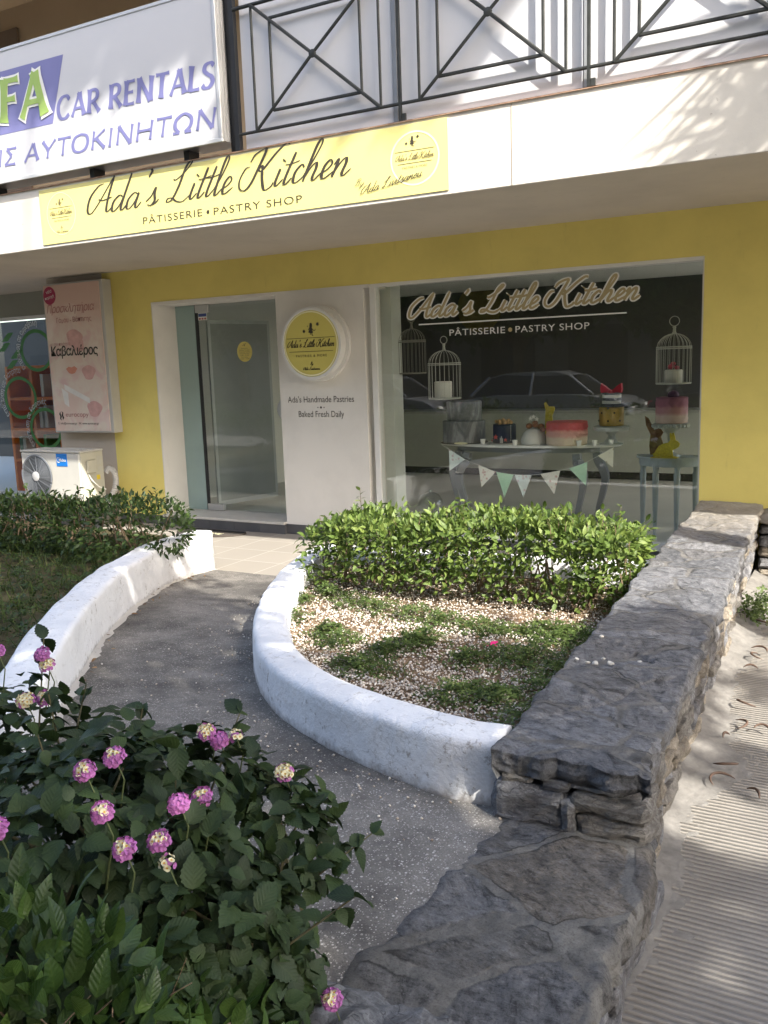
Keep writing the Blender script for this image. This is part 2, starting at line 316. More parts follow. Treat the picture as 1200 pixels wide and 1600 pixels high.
# ------------------------------------------------------------------ mesh helpers
def world_loc(o):
    v = Vector((0, 0, 0))
    while o is not None:
        v = v + o.location; o = o.parent
    return v
class MB:
    def __init__(s): s.v = []; s.f = []; s.mi = []; s.cur = 0
    def add(s, vs, fs):
        o = len(s.v); s.v.extend([tuple(x) for x in vs]); s.f.extend([tuple(i + o for i in f) for f in fs]); s.mi.extend([s.cur] * len(fs)); return s
    def box(s, x0, x1, y0, y1, z0, z1):
        vs = [(x0, y0, z0), (x1, y0, z0), (x1, y1, z0), (x0, y1, z0), (x0, y0, z1), (x1, y0, z1), (x1, y1, z1), (x0, y1, z1)]
        return s.add(vs, [(0, 3, 2, 1), (4, 5, 6, 7), (0, 1, 5, 4), (1, 2, 6, 5), (2, 3, 7, 6), (3, 0, 4, 7)])
    def bbox(s, x0, x1, y0, y1, z0, z1, b=.01):
        """box with chamfered edges"""
        X, Y, Z = (x0, x1), (y0, y1), (z0, z1); vs = []; idx = {}
        for i in (0, 1):
            for j in (0, 1):
                for q in (0, 1):
                    sx, sy, sz = (1, -1)[i], (1, -1)[j], (1, -1)[q]
                    idx[i, j, q] = len(vs)
                    vs += [(X[i], Y[j] + sy * b, Z[q] + sz * b), (X[i] + sx * b, Y[j], Z[q] + sz * b), (X[i] + sx * b, Y[j] + sy * b, Z[q])]
        g = lambda i, j, q, a: idx[i, j, q] + a
        fs = []
        for i in (0, 1): fs.append([g(i, 0, 0, 0), g(i, 1, 0, 0), g(i, 1, 1, 0), g(i, 0, 1, 0)])
        for j in (0, 1): fs.append([g(0, j, 0, 1), g(1, j, 0, 1), g(1, j, 1, 1), g(0, j, 1, 1)])
        for q in (0, 1): fs.append([g(0, 0, q, 2), g(1, 0, q, 2), g(1, 1, q, 2), g(0, 1, q, 2)])
        for i in (0, 1):
            for j in (0, 1): fs.append([g(i, j, 0, 0), g(i, j, 1, 0), g(i, j, 1, 1), g(i, j, 0, 1)])
            for q in (0, 1): fs.append([g(i, 0, q, 0), g(i, 1, q, 0), g(i, 1, q, 2), g(i, 0, q, 2)])
        for j in (0, 1):
            for q in (0, 1): fs.append([g(0, j, q, 1), g(1, j, q, 1), g(1, j, q, 2), g(0, j, q, 2)])
        for a in idx.values(): fs.append([a, a + 1, a + 2])
        return s.add(vs, fs)
    def tube(s, pts, r, n=6, caps=True):
        pts = [Vector(p) for p in pts]; rs = r if isinstance(r, (list, tuple)) else [r] * len(pts)
        rings = []; up = Vector((0, 0, 1)); vs = []
        for i, p in enumerate(pts):
            t = (pts[min(i + 1, len(pts) - 1)] - pts[max(i - 1, 0)])
            t = t.normalized() if t.length > 1e-9 else Vector((0, 0, 1))
            a = t.cross(up if abs(t.z) < .95 else Vector((1, 0, 0))).normalized(); b = t.cross(a)
            for k_ in range(n):
                an = 2 * math.pi * (k_ + .5) / n
                vs.append(p + (a * math.cos(an) + b * math.sin(an)) * rs[i])
        fs = []
        for i in range(len(pts) - 1):
            for k_ in range(n):
                fs.append((i * n + k_, i * n + (k_ + 1) % n, (i + 1) * n + (k_ + 1) % n, (i + 1) * n + k_))
        if caps:
            fs.append(tuple(range(n))[::-1]); fs.append(tuple(range((len(pts) - 1) * n, len(pts) * n)))
        return s.add(vs, fs)
    def lathe(s, prof, c=(0, 0, 0), n=28, axis='Z'):
        vs = []; fs = []
        for (r, z) in prof:
            for k_ in range(n):
                a = 2 * math.pi * k_ / n
                if axis == 'Z': vs.append((c[0] + r * math.cos(a), c[1] + r * math.sin(a), c[2] + z))
                elif axis == 'Y': vs.append((c[0] + r * math.cos(a), c[1] + z, c[2] + r * math.sin(a)))
                else: vs.append((c[0] + z, c[1] + r * math.cos(a), c[2] + r * math.sin(a)))
        m = len(prof)
        for i in range(m - 1):
            for k_ in range(n):
                fs.append((i * n + k_, i * n + (k_ + 1) % n, (i + 1) * n + (k_ + 1) % n, (i + 1) * n + k_))
        fs.append(tuple(range(n))[::-1]); fs.append(tuple(range((m - 1) * n, m * n)))
        return s.add(vs, fs)
    def prism(s, poly, P, R, U, depth):
        """2-D outline on plane (P,R,U); front face faces R x U, thickness goes behind"""
        P, R, U = Vector(P), Vector(R), Vector(U); N = R.cross(U); m = len(poly)
        if sum(poly[i][0] * poly[(i + 1) % m][1] - poly[(i + 1) % m][0] * poly[i][1] for i in range(m)) < 0: poly = poly[::-1]
        a = [P + R * x + U * y for x, y in poly]; b = [q - N * depth for q in a]
        fs = [tuple(range(m)), tuple(range(2 * m - 1, m - 1, -1))]
        fs += [(i, i + m, (i + 1) % m + m, (i + 1) % m) for i in range(m)]
        return s.add(a + b, fs)
    def grid(s, fn, nu, nv, matfn=None):
        o = len(s.v); s.v.extend([tuple(fn(i / nu, j / nv)) for j in range(nv + 1) for i in range(nu + 1)])
        for j in range(nv):
            for i in range(nu):
                s.f.append((o + j * (nu + 1) + i, o + j * (nu + 1) + i + 1, o + (j + 1) * (nu + 1) + i + 1, o + (j + 1) * (nu + 1) + i))
                s.mi.append(matfn((i + .5) / nu, (j + .5) / nv) if matfn else s.cur)
        return s
    def ellip(s, c, r, nu=12, nv=8, fn=None):
        vs = [(c[0], c[1], c[2] - r[2])]; fs = []
        for j in range(1, nv):
            th = -math.pi / 2 + math.pi * j / nv
            for i in range(nu):
                ph = 2 * math.pi * i / nu
                vs.append((c[0] + r[0] * math.cos(th) * math.cos(ph), c[1] + r[1] * math.cos(th) * math.sin(ph), c[2] + r[2] * math.sin(th)))
        vs.append((c[0], c[1], c[2] + r[2]))
        for i in range(nu): fs.append((0, 1 + (i + 1) % nu, 1 + i))
        for j in range(nv - 2):
            for i in range(nu): fs.append((1 + j * nu + i, 1 + j * nu + (i + 1) % nu, 1 + (j + 1) * nu + (i + 1) % nu, 1 + (j + 1) * nu + i))
        for i in range(nu): fs.append((len(vs) - 1, 1 + (nv - 2) * nu + i, 1 + (nv - 2) * nu + (i + 1) % nu))
        if fn: vs = [fn(v_) for v_ in vs]
        return s.add(vs, fs)
    def build(s, name, mats, parent=None, smooth=False, flip=None):
        if not isinstance(mats, (list, tuple)): mats = [mats]
        off = world_loc(parent) if parent else Vector((0, 0, 0))
        me = bpy.data.meshes.new(name)
        me.from_pydata([(x - off.x, y - off.y, z - off.z) for x, y, z in s.v], [], s.f)
        for m in mats: me.materials.append(m)
        if len(mats) > 1: me.polygons.foreach_set("material_index", s.mi)
        if smooth: me.polygons.foreach_set("use_smooth", [True] * len(me.polygons))
        me.update()
        o = bpy.data.objects.new(name, me); COL.objects.link(o)
        if parent: o.parent = parent
        return o
def fixnormals(o):
    import bmesh
    bm = bmesh.new(); bm.from_mesh(o.data); bmesh.ops.recalc_face_normals(bm, faces=bm.faces); bm.to_mesh(o.data); bm.free(); return o
def autosmooth(o, ang=35):
    import bmesh
    bm = bmesh.new(); bm.from_mesh(o.data); bmesh.ops.recalc_face_normals(bm, faces=bm.faces)
    for e in bm.edges:
        if len(e.link_faces) == 2 and e.calc_face_angle(0) > rad(ang): e.smooth = False
    for f in bm.faces: f.smooth = True
    bm.to_mesh(o.data); bm.free(); return o
def tag(o, label, cat, group=None, kind=None):
    if label: o["label"] = label
    if cat: o["category"] = cat
    if group: o["group"] = group
    if kind: o["kind"] = kind
    return o
def thing(name, label, cat, loc=(0, 0, 0), group=None):
    o = bpy.data.objects.new(name, None); COL.objects.link(o); o.location = loc; o.empty_display_size = .1
    return tag(o, label, cat, group)
def structure(o, kind="structure", label=None):
    o["kind"] = kind
    if label: o["label"] = label
    return o
def copy_tree(o, parent=None):
    c = o.copy(); COL.objects.link(c)
    if parent: c.parent = parent
    for ch in [q for q in bpy.data.objects if q.parent == o]: copy_tree(ch, c)
    return c

def scatter(name, tpl, pos, fwd, nrm, size, mats, parent=None, kind=None, smooth=False, width=None):
    """many copies of one small template in one mesh: y axis along fwd, z axis along nrm"""
    tv, tf = np.array(tpl[0], float), tpl[1]
    pos = np.array(pos, float); f = np.array(fwd, float); n = np.array(nrm, float)
    f /= np.linalg.norm(f, axis=1)[:, None] + 1e-9
    x = np.cross(f, n); x /= np.linalg.norm(x, axis=1)[:, None] + 1e-9
    n = np.cross(x, f); sz = np.array(size, float)[:, None, None]
    wd = np.ones(len(pos)) if width is None else np.array(width)
    V = pos[:, None, :] + sz * (tv[None, :, 0:1] * wd[:, None, None] * x[:, None, :] + tv[None, :, 1:2] * f[:, None, :] + tv[None, :, 2:3] * n[:, None, :])
    if parent is not None: V = V - np.array(world_loc(parent))
    N, K = len(pos), len(tv)
    me = bpy.data.meshes.new(name)
    loops = np.concatenate([np.array(q) for q in tf]); starts = np.cumsum([0] + [len(q) for q in tf])[:-1]; L = len(loops)
    me.vertices.add(N * K); me.vertices.foreach_set("co", V.reshape(-1).astype(np.float32))
    me.loops.add(N * L); me.loops.foreach_set("vertex_index", (loops[None, :] + (np.arange(N) * K)[:, None]).reshape(-1).astype(np.int32))
    me.polygons.add(N * len(tf)); me.polygons.foreach_set("loop_start", (starts[None, :] + (np.arange(N) * L)[:, None]).reshape(-1).astype(np.int32))
    me.update(calc_edges=True); me.validate()
    uvl = me.uv_layers.new(name="leaf"); uvl.data.foreach_set("uv", np.tile(tv[loops][:, :2], (N, 1)).reshape(-1).astype(np.float32))
    if not isinstance(mats, (list, tuple)): mats = [mats]
    for m in mats: me.materials.append(m)
    if smooth: me.polygons.foreach_set("use_smooth", [True] * len(me.polygons))
    o = bpy.data.objects.new(name, me); COL.objects.link(o)
    if parent: o.parent = parent
    if kind: o["kind"] = kind
    return o
def leaf_tpl(wd=.42, n=5, serr=0.0, fold=.16, droop=.18, tip=1.0):
    """ovate leaf, y from 0 (stalk) to 1 (tip)"""
    vs = []; fs = []
    for i in range(n + 1):
        t = i / n; w_ = wd * .5 * math.sin(math.pi * min(1, t ** .8 * .97 + .03)) ** .85 if 0 < i < n else 0.015
        z = -droop * t * t
        vs += [(-w_ * (1 + (serr if i % 2 else -serr)), t, z + fold * w_), (0, t, z), (w_ * (1 + (serr if i % 2 else -serr)), t, z + fold * w_)]
    for i in range(n):
        a = i * 3; fs += [(a, a + 1, a + 4, a + 3), (a + 1, a + 2, a + 5, a + 4)]
    return vs, fs
RNG = np.random.default_rng(7)
random.seed(5)
# ------------------------------------------------------------------ lettering
_TX = {}
def glyph_mesh(s, offset=0.0, shear=0.0, spacing=1.0):
    key = (s, offset, shear, spacing)
    if key not in _TX:
        cu = bpy.data.curves.new("lettering_curve", 'FONT'); cu.body = s; cu.offset = offset; cu.shear = shear; cu.space_character = spacing
        cu.resolution_u = 4; cu.fill_mode = 'FRONT'
        o = bpy.data.objects.new("lettering_curve", cu); COL.objects.link(o)
        dg = bpy.context.evaluated_depsgraph_get(); me = bpy.data.meshes.new_from_object(o.evaluated_get(dg))
        V = np.array([v.co[:2] for v in me.vertices]).reshape(-1, 2); F = [tuple(p.vertices) for p in me.polygons]
        bpy.data.objects.remove(o, do_unlink=True); bpy.data.curves.remove(cu); bpy.data.meshes.remove(me)
        _TX[key] = (V, F)
    return _TX[key]
CAPH = None
def text_into(mb, s, P, R, U, width, cap, offset=0.0, shear=0.0, spacing=1.0, lift=.002, bend=None):
    """letters with left end of the baseline at P, total width and capital height in metres"""
    global CAPH
    if CAPH is None: CAPH = float(glyph_mesh("H")[0][:, 1].max())
    V, F = glyph_mesh(s, offset, shear, spacing)
    x0, x1 = V[:, 0].min(), V[:, 0].max(); P, R, U = Vector(P), Vector(R), Vector(U); N = R.cross(U)
    out = []
    for x, y in V:
        X = (x - x0) / (x1 - x0) * width; Y = y / CAPH * cap
        if bend:                                   # (radius, start angle): run clockwise along a circle centred on P
            rr, a0 = bend; a = a0 - X / rr
            q = P + R * ((rr + Y) * math.cos(a)) + U * ((rr + Y) * math.sin(a))
        else: q = P + R * X + U * Y
        out.append(q + N * lift)
    mb.add(out, F); return mb
def catmull(pts, n=7):
    P = [np.array(p, float) for p in pts]
    if len(P) == 2: return [P[0] + (P[1] - P[0]) * t for t in np.linspace(0, 1, n)]
    P = [2 * P[0] - P[1]] + P + [2 * P[-1] - P[-2]]; out = []
    for i in range(1, len(P) - 2):
        p0, p1, p2, p3 = P[i - 1:i + 3]
        for k_ in range(n):
            t = k_ / n
            out.append(.5 * (2 * p1 + (p2 - p0) * t + (2 * p0 - 5 * p1 + 4 * p2 - p3) * t * t + (3 * p1 - p0 - 3 * p2 + p3) * t ** 3))
    out.append(P[-2]); return out
SCRIPT = {
 'A': (.80, [[(.34, .84), (.16, .78), (-.04, .48), (-.03, .12), (.12, .02), (.30, .26), (.52, .72), (.66, 1.02)], [(.66, 1.02), (.62, .55), (.63, .14), (.70, .01), (.84, .14)], [(.28, .40), (.46, .36), (.74, .42)]]),
 'd': (.50, [[(.33, .38), (.20, .43), (.05, .27), (.05, .05), (.15, .0), (.29, .16), (.36, .40)], [(.46, 1.0), (.38, .42), (.35, .08), (.42, .0), (.54, .14)]]),
 'a': (.47, [[(.33, .38), (.20, .43), (.05, .27), (.05, .05), (.15, .0), (.28, .16), (.36, .42)], [(.36, .42), (.33, .10), (.39, .0), (.51, .14)]]),
 "'": (.22, [[(.12, 1.02), (.17, .95), (.11, .80)]]),
 's': (.36, [[(-.02, .12), (.12, .26), (.20, .48), (.22, .30), (.27, .12), (.18, .0), (.06, .03)], [(.18, .0), (.30, .04), (.40, .14)]]),
 'L': (.66, [[(.02, .62), (.12, .60), (.34, .78), (.48, 1.0), (.42, 1.05), (.32, .86), (.25, .40), (.13, .06), (-.02, .02), (.0, .11), (.14, .10), (.30, .0), (.50, -.03), (.68, .12)]]),
 'i': (.22, [[(.08, .42), (.04, .10), (.10, .0), (.23, .14)], [(.12, .60), (.13, .63)]]),
 't': (.25, [[(.17, .78), (.07, .14), (.12, .0), (.25, .14)], [(-.04, .50), (.12, .50), (.34, .55)]]),
 'l': (.24, [[(-.01, .12), (.14, .45), (.24, .86), (.20, 1.0), (.13, .84), (.07, .14), (.12, .0), (.25, .14)]]),
 'e': (.32, [[(.0, .14), (.15, .20), (.25, .34), (.17, .44), (.07, .30), (.06, .08), (.15, .0), (.34, .14)]]),
 'K': (.86, [[(.02, .72), (.10, .90), (.30, 1.0), (.38, .96), (.30, .55), (.20, .16), (.06, .0), (-.10, .08), (-.16, .30), (-.08, .56), (.04, .60)], [(1.0, 1.02), (.88, 1.04), (.68, .84), (.42, .46), (.32, .50), (.38, .58), (.44, .46)], [(.42, .47), (.50, .20), (.64, -.06), (.80, .0), (.84, .10)]]),
 'c': (.31, [[(.27, .35), (.18, .44), (.06, .28), (.06, .07), (.15, .0), (.33, .14)]]),
 'h': (.44, [[(-.01, .12), (.14, .48), (.25, .88), (.20, 1.0), (.12, .80), (.03, .0)], [(.04, .08), (.15, .34), (.25, .43), (.29, .30), (.26, .08), (.32, .0), (.45, .14)]]),
 'n': (.44, [[(-.01, .30), (.06, .43), (.06, .25), (.02, .0)], [(.03, .08), (.15, .34), (.25, .43), (.29, .30), (.26, .08), (.32, .0), (.46, .14)]]),
 'B': (.52, [[(.22, .95), (.14, .45), (.06, .0)], [(.02, .80), (.26, 1.02), (.42, .86), (.32, .62), (.16, .54), (.36, .48), (.40, .20), (.24, .0), (.02, .06)]]),
 'y': (.42, [[(.06, .42), (.04, .12), (.12, .0), (.26, .20), (.32, .42), (.26, .0), (.14, -.36), (.03, -.36), (.12, -.14), (.44, .14)]]),
 'v': (.34, [[(.0, .34), (.06, .43), (.08, .10), (.13, .0), (.26, .20), (.28, .42), (.38, .38)]]),
 'o': (.36, [[(.18, .43), (.05, .30), (.05, .06), (.14, .0), (.26, .12), (.26, .34), (.17, .43), (.22, .34), (.38, .36)]]),
 'u': (.45, [[(.06, .42), (.04, .10), (.10, .0), (.24, .14), (.31, .42), (.28, .10), (.34, .0), (.47, .14)]]),
 'r': (.30, [[(.0, .30), (.06, .45), (.10, .38), (.20, .40), (.18, .12), (.22, .0), (.32, .14)]]),
}
def ribbon(mb, pts, wfn, P, R, U, lift):
    P, R, U = Vector(P), Vector(R), Vector(U); N = R.cross(U); n = len(pts); vs = []
    for i, p in enumerate(pts):
        t = pts[min(i + 1, n - 1)] - pts[max(i - 1, 0)]; L = math.hypot(*t) or 1; t = t / L
        w_ = wfn(t, i / (n - 1)) * .5; nx, ny = -t[1] * w_, t[0] * w_; l_ = lift + .0004 * i / n
        for sgn in (1, -1): vs.append(P + R * (p[0] + sgn * nx) + U * (p[1] + sgn * ny) + N * l_)
    return mb.add(vs, [(2 * i, 2 * i + 1, 2 * i + 3, 2 * i + 2) for i in range(n - 1)])
def script_into(mb, s, P, R, U, width, cap, pen, lift=.002, shear=.30, thin=.42, slope=0.0):
    x = 0; runs = []
    for ch in s:
        if ch == ' ': x += .34; continue
        adv, st = SCRIPT[ch]
        for q in st: runs.append([(px + x, py) for px, py in q])
        x += adv
    allx = [px + shear * py for q in runs for px, py in q]; x0 = min(allx); k_ = width / (max(allx) - x0)
    for j, q in enumerate(runs):
        pts = [np.array(((px + shear * py - x0) * k_, py * cap + slope * (px - x0) * k_)) for px, py in catmull(q, 8)]
        short = max(np.ptp([p[0] for p in pts]), np.ptp([p[1] for p in pts])) < cap * .1
        def wf(t, u):
            if short: return pen * 1.25
            down = max(0.0, -t[1]) if True else 0
            return pen * (thin + (1 - thin) * abs(t[1]) ** 1.4 * (1.0 if t[1] < 0 else .45)) * (1 if .04 < u < .96 else .75)
        ribbon(mb, pts, wf, P, R, U, lift + .00045 * (j % 5))
    return mb
FLARE = {   # flared roman capitals, drawn as pen strokes
 'C': (.74, [[(.66, .80), (.50, .97), (.24, .93), (.07, .65), (.08, .32), (.24, .05), (.48, .02), (.68, .17)]]),
 'A': (.80, [[(.40, 1.0), (.06, 0)], [(.40, 1.0), (.72, 0)], [(.20, .34), (.60, .34)]]),
 'R': (.72, [[(.12, 1.0), (.12, 0)], [(.12, .95), (.36, .97), (.52, .84), (.50, .62), (.32, .50), (.12, .50)], [(.30, .50), (.66, 0)]]),
 'E': (.58, [[(.12, 1.0), (.12, 0)], [(.12, .96), (.52, .96)], [(.12, .52), (.46, .52)], [(.12, .04), (.54, .04)]]),
 'N': (.84, [[(.12, 0), (.12, 1.0)], [(.10, 1.0), (.72, 0)], [(.72, 0), (.72, 1.0)]]),
 'T': (.68, [[(.34, .96), (.34, 0)], [(.02, .96), (.66, .96)]]),
 'L': (.56, [[(.12, 1.0), (.12, 0)], [(.12, .04), (.54, .04)]]),
 'S': (.60, [[(.50, .84), (.36, .97), (.14, .92), (.09, .72), (.24, .56), (.44, .42), (.50, .22), (.36, .03), (.16, .03), (.04, .16)]]),
 'Ι': (.30, [[(.14, 1.0), (.14, 0)]]),
 'Σ': (.66, [[(.60, .96), (.08, .96)], [(.10, .96), (.38, .52)], [(.38, .52), (.06, .04)], [(.06, .04), (.62, .04)]]),
 'Υ': (.72, [[(.04, 1.0), (.36, .46)], [(.68, 1.0), (.36, .46)], [(.36, .48), (.36, 0)]]),
 'Ο': (.86, [[(.42, .98), (.16, .86), (.06, .50), (.16, .14), (.42, .02), (.68, .14), (.78, .50), (.68, .86), (.42, .98)]]),
 'Κ': (.74, [[(.12, 1.0), (.12, 0)], [(.62, 1.0), (.14, .50)], [(.26, .58), (.70, 0)]]),
 'Η': (.82, [[(.12, 1.0), (.12, 0)], [(.70, 1.0), (.70, 0)], [(.12, .52), (.70, .52)]]),
 'Ω': (.90, [[(.06, .04), (.32, .04)], [(.32, .04), (.12, .34), (.14, .74), (.44, .98), (.74, .74), (.76, .34), (.56, .04)], [(.56, .04), (.82, .04)]]),
 'F': (.58, [[(.14, 1.0), (.14, 0)], [(.14, .95), (.56, .95)], [(.14, .52), (.48, .52)]]),
}
for _g, _l in (('\u0391', 'A'), ('\u03a4', 'T'), ('\u039d', 'N')): FLARE[_g] = FLARE[_l]
def flare_into(mb, s, P, R, U, width, cap, thick=.17, lift=.002, shear=.16, grow=0.0, rise=0.0):
    x = 0; runs = []
    for ch in s:
        if ch == ' ': x += .36; continue
        adv, st = FLARE[ch]
        for q in st: runs.append([(px + x, py) for px, py in q])
        x += adv + .06
    allx = [px + shear * py for q in runs for px, py in q]; x0 = min(allx); k_ = width / (max(allx) - x0)
    for j, q in enumerate(runs):
        pts = [np.array(((px + shear * py - x0) * k_, py * cap)) for px, py in catmull(q, 8)]
        straight = len(q) == 2
        def wf(t, u):
            v = abs(t[1]); diag_thin = straight and t[0] * t[1] > .2
            w_ = thick * (.50 + .50 * v ** 1.3) * (.62 if diag_thin else 1)
            if straight: w_ *= 1 + .45 * max(0, abs(u - .5) * 2 - .55) / .45
            return (w_ + grow * 2) * cap
        ext = grow * cap
        if grow and straight:
            d = (pts[-1] - pts[0]); d = d / (np.hypot(*d) or 1); pts = [pts[0] - d * ext] + pts + [pts[-1] + d * ext]
        ribbon(mb, pts, wf, P, R, U, lift + .0004 * (j % 6))
    return mb
def ring_into(mb, P, R, U, r0, r1, n=64, lift=.002, ex=1.0):
    P, R, U = Vector(P), Vector(R), Vector(U); N = R.cross(U); vs = []
    for i in range(n):
        a = 2 * math.pi * i / n
        for r in (r1, r0): vs.append(P + R * (r * ex * math.cos(a)) + U * (r * math.sin(a)) + N * lift)
    return mb.add(vs, [(2 * i, 2 * i + 1, 2 * ((i + 1) % n) + 1, 2 * ((i + 1) % n))[::-1] for i in range(n)])
def poly_into(mb, pts, P, R, U, s=1.0, lift=.002):
    P, R, U = Vector(P), Vector(R), Vector(U); N = R.cross(U)
    a = sum(pts[i][0] * pts[(i + 1) % len(pts)][1] - pts[(i + 1) % len(pts)][0] * pts[i][1] for i in range(len(pts)))
    q = pts if a > 0 else pts[::-1]
    return mb.add([P + R * (x * s) + U * (y * s) + N * lift for x, y in q], [tuple(range(len(q)))])
X_, Z_ = (1, 0, 0), (0, 0, 1)
GIRL = [(-.10, 1.0), (.08, 1.0), (.12, .86), (.11, .66), (.07, .60), (.22, .44), (.34, .40), (.44, .50), (.47, .49), (.40, .38), (.32, .33), (.20, .38), (.10, .46), (.20, .22), (.12, .18), (.10, .06), (.20, -.02), (.18, -.06), (.04, -.02), (.02, .17), (-.04, .18), (-.06, .04), (-.12, .03), (-.12, .18), (-.30, .24), (-.13, .52), (-.24, .42), (-.30, .46), (-.16, .62), (-.14, .80)]
def emblem_into(mb, P, s, lift):
    """girl and three small flying shapes above a rule"""
    poly_into(mb, GIRL, P, X_, Z_, s, lift)
    for cx, cz, r, m in ((-.72, .34, .17, 7), (.66, .88, .19, 7), (-.34, .74, .06, 5)):
        pts = [(cx + r * (1 if i % 2 else .55) * math.cos(2 * math.pi * i / (2 * m) + .3), cz + r * (1 if i % 2 else .6) * math.sin(2 * math.pi * i / (2 * m) + .3)) for i in range(2 * m)]
        poly_into(mb, pts, P, X_, Z_, s, lift)
m_ink = plain("dark_print", (.05, .042, .03), .6, var=.05)
m_ink_soft = plain("thin_print", (.16, .13, .06), .6, var=.05)
m_whiteprint = plain("white_vinyl", (.78, .78, .74), .5, var=.03)
m_cream = plain("cream_vinyl", (.86, .82, .52), .5, var=.03)
m_tan = plain("tan_vinyl", (.42, .34, .18), .5, var=.04)
m_violetprint = plain("violet_print", (.19, .19, .385), .45, var=.03)
m_greenprint = plain("lime_print", (.33, .47, .12), .45, var=.03)
m_banner = plain("yellow_banner", (.80, .72, .27), .5, var=.03, scale=2)
m_black = plain("black_paint", (.02, .02, .022), .5)
m_dark = plain("dark_metal", (.035, .037, .04), .5, .4)
m_alu = plain("aluminium", (.55, .55, .54), .35, .6, var=.05)
m_whitemetal = plain("white_metal", (.70, .69, .66), .4, var=.05)
m_whitepanel = plain("white_panel", (.66, .665, .68), .5, var=.05, scale=1.5)
# ------------------------------------------------------------------ ground surfaces
RAMP_Y0, RAMP_Y1, RAMP_H = -1.98, -5.23, .285
def ramp_z(y):
    t = min(1, max(0, (RAMP_Y0 - y) / (RAMP_Y0 - RAMP_Y1))); return RAMP_H * t
def rnd(a, b): return random.uniform(a, b)
def n3(x, y, z, s=1.0): return noise.noise(Vector((x * s, y * s, z * s)))
def fbm(x, y, z, s=1.0): return noise.fractal(Vector((x * s, y * s, z * s)), .8, 2.1, 5)

mb = MB(); mb.add([(-220, -220, -.16), (220, -220, -.16), (220, 220, -.16), (-220, 220, -.16)], [(0, 1, 2, 3)])
structure(mb.build("ground", m_asphalt))
mb = MB(); mb.grid(lambda u, v: (-60 + 120 * u, -17.6 + 7.6 * v, -.12), 4, 2); structure(mb.build("street", m_asphalt))
mb = MB(); mb.grid(lambda u, v: (-30 + 60 * u, -9.9 + 2.2 * v, .012), 4, 2); mb.box(-30, 30, -10.05, -9.9, -.13, .02); structure(mb.build("kerb_pavement", m_sand))
mb = MB(); mb.grid(lambda u, v: (-30 + 60 * u, -20.5 + 2.9 * v, .0), 4, 2); mb.box(-30, 30, -17.6, -17.45, -.13, .008); structure(mb.build("far_pavement", m_sand))
mb = MB(); mb.grid(lambda u, v: (-.80 + 3.8 * u, -7.7 + 7.25 * v, .0), 6, 8); structure(mb.build("sidewalk", m_groove))
mb = MB(); mb.grid(lambda u, v: (-10.5 + 9.4 * u, -1.99 + 1.57 * v, .0), 4, 2); structure(mb.build("forecourt_pavement", m_tile))
mb = MB()
def pathf(u, v):
    x = -5.6 + 4.7 * u; y = -7.7 + 5.715 * v
    z = ramp_z(y) + .006 * fbm(x, y, 0, 1.6) + .0018 * n3(x, y, 3, 22)
    return (x, y, z)
mb.grid(pathf, 120, 150); structure(mb.build("path", m_path, smooth=True))
# drifted dirt along the foot of the stone wall
mb = MB()
def dirtf(u, v):
    y = -6.3 + 5.7 * v; xl = -.70 + .02 * math.sin(y); x = xl + .46 * u
    wd = .205 + .09 * fbm(1, y, 0, 1.1) + .04 * n3(4, y, 0, 3)
    q = (x - xl) / wd
    z = .055 * max(0, 1 - q) ** 1.6 * (1 + .5 * n3(2, y, 1, 2.0)) + .006 * (1 - q) - .0005 + .0035 * fbm(x, y, 0, 9) + .003 * n3(x, y, 0, 34)
    return (x, y, max(z, -.02))
mb.grid(dirtf, 60, 420); structure(mb.build("dirt", m_sand, smooth=True), "stuff", "sandy dirt drifted along the foot of the stone wall")
# lawn behind the left planter wall
def lawnf(u, v):
    x = -9.5 + 6.9 * u; y = -7.4 + 5.3 * v
    z = .30 + .05 * fbm(x, y, 2, .8) + .012 * n3(x, y, 0, 7)
    return (x, y, z)
LW = [(-2.55, -5.72), (-2.86, -5.32), (-3.05, -5.10), (-3.29, -4.80), (-3.61, -4.40), (-4.03, -3.80), (-4.34, -3.28), (-4.58, -2.84), (-4.72, -2.45), (-4.80, -1.99)]
def lw_x(y):
    for (xa, ya), (xb, yb) in zip(LW, LW[1:]):
        if ya <= y <= yb: return xa + (xb - xa) * (y - ya) / (yb - ya)
    return LW[0][0] if y < LW[0][1] else LW[-1][0]
mb = MB()
def lawn2(u, v):
    y = -7.4 + 5.35 * v; xr = lw_x(y) - .10; x = -9.5 + (xr + 9.5) * (u ** .6)
    z = .30 + .05 * fbm(x, y, 2, .8) + .012 * n3(x, y, 0, 7)
    return (x, y, z)
mb.grid(lawn2, 60, 70); structure(mb.build("lawn", m_lawn, smooth=True))
def lawn_z(x, y): return .30 + .05 * fbm(x, y, 2, .8) + .012 * n3(x, y, 0, 7)

